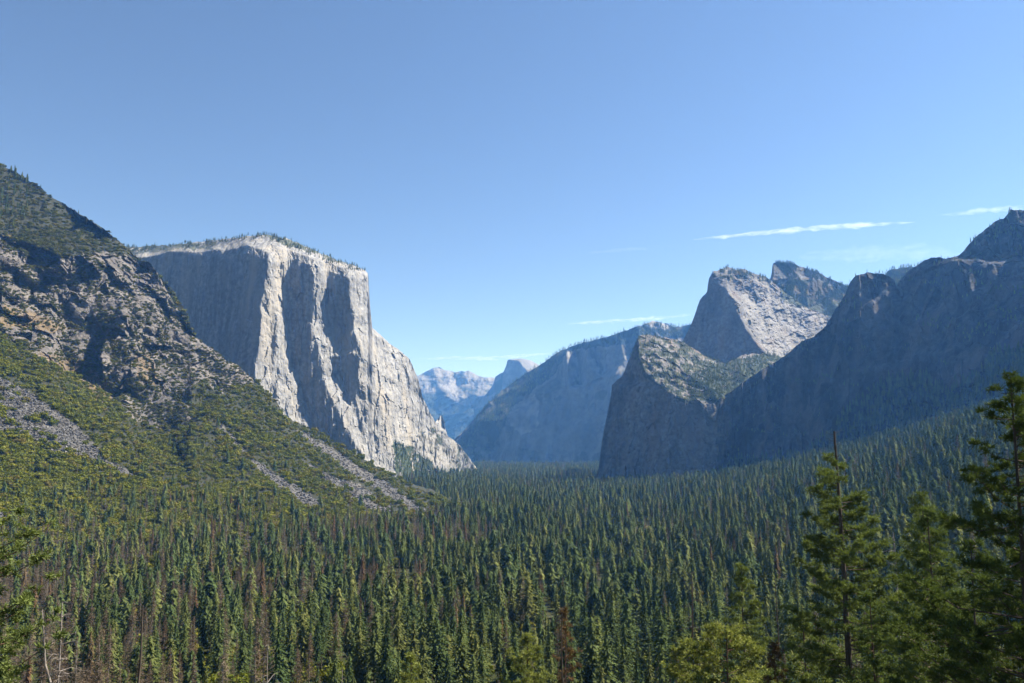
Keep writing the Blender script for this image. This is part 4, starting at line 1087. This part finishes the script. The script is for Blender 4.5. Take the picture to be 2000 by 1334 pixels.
snag('dead_tree', 524, 1258, 150, 30, 'pale bare snag with crooked arms near bottom left centre', limbs=16, Lm=4.0, r0=.25, seed=23, base=.6)
snag('dead_tree', 1097, 1195, 160, 36, 'thin dark snag left of the rusty treetop', limbs=14, Lm=3.0, r0=.3, seed=24, base=.5, bark='bark')
snag('dead_tree', 668, 1308, 140, 28, 'small pale snag poking above the bottom edge', limbs=14, Lm=2.5, r0=.2, seed=25, base=.6)
snag('dead_tree', 1350, 1118, 175, 44, 'tall dark dead pine with tangled brown branches', limbs=90, Lm=5.0, r0=.4, seed=26, base=.3, bark='bark', twigs=8)
snag('dead_tree', 1745, 1040, 185, 50, 'grey dead tree between two living pines at right', limbs=60, Lm=5.5, r0=.6, seed=27, base=.3, bark='greybark', twigs=7)
snag('dead_tree', 1515, 1130, 150, 44, 'thin dark dead stem left of bare-topped pine', limbs=30, Lm=3.0, r0=.25, seed=28, base=.3, bark='bark', twigs=5)
pine('rusty_pine', 1512, 1262, 100, 26, 'rust-brown dying pine at the bottom beside low sunlit pine', R=2.4, base=.4, limbs=40, tuft=.7, needles=12, r0=.2, seed=31, mat='rust')
pine('rusty_pine', 1104, 1190, 190, 42, 'rusty orange treetop at the bottom centre right', R=3.2, base=.55, limbs=40, tuft=1.0, needles=10, r0=.3, seed=32, mat='rust')

# ------------------------------------------------------------------ clouds
def cloud_mat(name, dens):
    t = NT(name)
    geo = t.n('ShaderNodeNewGeometry')
    nz = t.noise(t.mapping(geo.outputs['Position'], (1 / 420, 1 / 420, 1 / 70)), 1.0, 4, 0.6)
    mr = t.n('ShaderNodeMapRange'); mr.inputs['From Min'].default_value = .40; mr.inputs['From Max'].default_value = .62
    mr.inputs['To Min'].default_value = dens * .12; mr.inputs['To Max'].default_value = dens * 2.2
    t.l(nz, mr.inputs['Value'])
    v = t.n('ShaderNodeVolumePrincipled'); v.inputs['Color'].default_value = (1, 1, 1, 1)
    t.l(mr.outputs[0], v.inputs['Density'])
    v.inputs['Anisotropy'].default_value = 0.3
    t.l(v.outputs[0], t.out.inputs['Volume'])
    return t.m
def cloud(line, Y, th, dens, label, seed):
    line = np.array(line, float)
    n = 120; s = np.linspace(0, 1, n)
    d = np.concatenate([[0], np.cumsum(np.hypot(*np.diff(line, axis=0).T))]); d /= d[-1]
    lx = np.interp(s, d, line[:, 0]); ly = np.interp(s, d, line[:, 1])
    c = at(lx, ly, np.full(n, Y))
    px_m = Y / F
    prof = np.sqrt(np.clip(np.sin(np.pi * s), 0, 1)) * (0.95 + .45 * fbm(np.stack([s * 22, s * 0, s * 0 + seed], -1), 3, seed))
    V = []; Fc = []; k = 14
    for i in range(n):
        r = max(prof[i], .02) * th * px_m
        for j in range(k):
            a = 6.2832 * j / k
            wob = 1 + .35 * float(vnoise(np.array([i * .35, j * 1.1, seed * 3.1]), seed))
            V.append(c[i] + np.array((0, 2.2 * r * math.cos(a), r * math.sin(a))) * wob)
    for i in range(n - 1):
        for j in range(k):
            j2 = (j + 1) % k; Fc.append((i * k + j, i * k + j2, (i + 1) * k + j2, (i + 1) * k + j))
    Fc.append(tuple(range(k - 1, -1, -1))); Fc.append(tuple(range((n - 1) * k, n * k)))
    o = link('cloud', make_mesh('cloud', np.array(V), Fc, cloud_mat('cloud_vapour', dens)))
    tag(o, label, 'cloud', 'thin cloud streaks in the sky')
cloud([(1352,468),(1450,459),(1600,445),(1700,439),(1790,434)], 16000, 5.5, .0010, 'bright white streak of cloud above the right mountains', 1)
cloud([(1105,633),(1200,627),(1280,622),(1370,612)], 22000, 4.5, .0005, 'thin white cloud streak behind the slab mountain', 2)
cloud([(800,702),(880,699),(960,700),(1100,688)], 27000, 4, .00035, 'faint low cloud streak over the distant domed peak', 3)
cloud([(1835,420),(1880,417),(1930,410),(1990,406),(2060,400)], 17000, 5, .0004, 'small white cloud wisp by the top right ridge', 4)
cloud([(1560,500),(1680,497),(1800,492),(1880,500)], 20000, 16, .00005, 'broad faint cloud veil under the bright streak', 5)
cloud([(1140,495),(1230,487),(1330,479)], 17000, 4, .0001, 'very faint cloud trace left of the bright streak', 6)

# ------------------------------------------------------------------ haze
hz = NT('haze')
vp = hz.n('ShaderNodeVolumePrincipled')
vp.inputs['Color'].default_value = (0.15, 0.42, 1.0, 1)
vp.inputs['Absorption Color'].default_value = (1, 1, 1, 1)
vp.inputs['Density'].default_value = 3.4e-5
vp.inputs['Anisotropy'].default_value = 0.38
hz.l(vp.outputs[0], hz.out.inputs['Volume'])
x0, x1, y0, y1, z0, z1 = -26500, 26500, -26500, 26500, -16, 1800
x0, x1, y0, y1 = -9000, 9000, -900, 18800
V = [(x, y, z) for x in (x0, x1) for y in (y0, y1) for z in (z0, z1)]
ho = link('haze', make_mesh('haze', np.array(V), np.array([(0, 1, 3, 2), (4, 6, 7, 5), (0, 4, 5, 1), (2, 3, 7, 6), (0, 2, 6, 4), (1, 5, 7, 3)]), hz.m))
tag(ho, kind='stuff')

# ------------------------------------------------------------------ light, camera, render
world = bpy.data.worlds.new('World'); scene.world = world; world.use_nodes = True
wt = world.node_tree; wt.nodes.clear()
wo = wt.nodes.new('ShaderNodeOutputWorld'); bg = wt.nodes.new('ShaderNodeBackground'); sk = wt.nodes.new('ShaderNodeTexSky')
sk.sky_type = 'NISHITA'; sk.sun_disc = False
sk.sun_elevation = SUN_EL; sk.sun_rotation = SUN_AZ
sk.altitude = 1300; sk.air_density = 0.85; sk.dust_density = 0.3; sk.ozone_density = 1.6
bg.inputs['Strength'].default_value = 0.05
wt.links.new(sk.outputs[0], bg.inputs[0]); wt.links.new(bg.outputs[0], wo.inputs[0])
sd = bpy.data.lights.new('sun', 'SUN'); sd.energy = 5.0; sd.angle = math.radians(0.5); sd.color = (1.0, 0.965, 0.91)
so = bpy.data.objects.new('sun', sd); ROOT.objects.link(so)
sv = Vector((math.cos(SUN_EL) * math.sin(SUN_AZ), math.cos(SUN_EL) * math.cos(SUN_AZ), math.sin(SUN_EL)))
so.rotation_euler = (-sv).to_track_quat('-Z', 'Y').to_euler()
so.location = (0, 0, 3000)
cd = bpy.data.cameras.new('camera'); cd.sensor_width = 36; cd.lens = 36 * F / 2000; cd.clip_start = 0.5; cd.clip_end = 90000
co = bpy.data.objects.new('camera', cd); ROOT.objects.link(co)
co.location = (0, 0, CAMZ); co.rotation_euler = (math.pi / 2 + PITCH, 0, 0)
scene.camera = co
scene.view_settings.view_transform = 'Standard'; scene.view_settings.look = 'None'
scene.view_settings.exposure = 1.7; scene.view_settings.gamma = 1.0
cy = scene.cycles
cy.use_denoising = True
try:
    cy.denoiser = 'OPENIMAGEDENOISE'; cy.denoising_prefilter = 'ACCURATE'; cy.denoising_input_passes = 'RGB_ALBEDO_NORMAL'
except Exception: pass
cy.max_bounces = 4; cy.diffuse_bounces = 2; cy.glossy_bounces = 1; cy.transmission_bounces = 2; cy.volume_bounces = 1; cy.transparent_max_bounces = 4
cy.sample_clamp_indirect = 4.0
cy.use_adaptive_sampling = False
print('trees', len(POS), 'brush', len(roundP), 'scrub', len(scrubP), 'rim', len(rimP), 'stones', len(Rp))
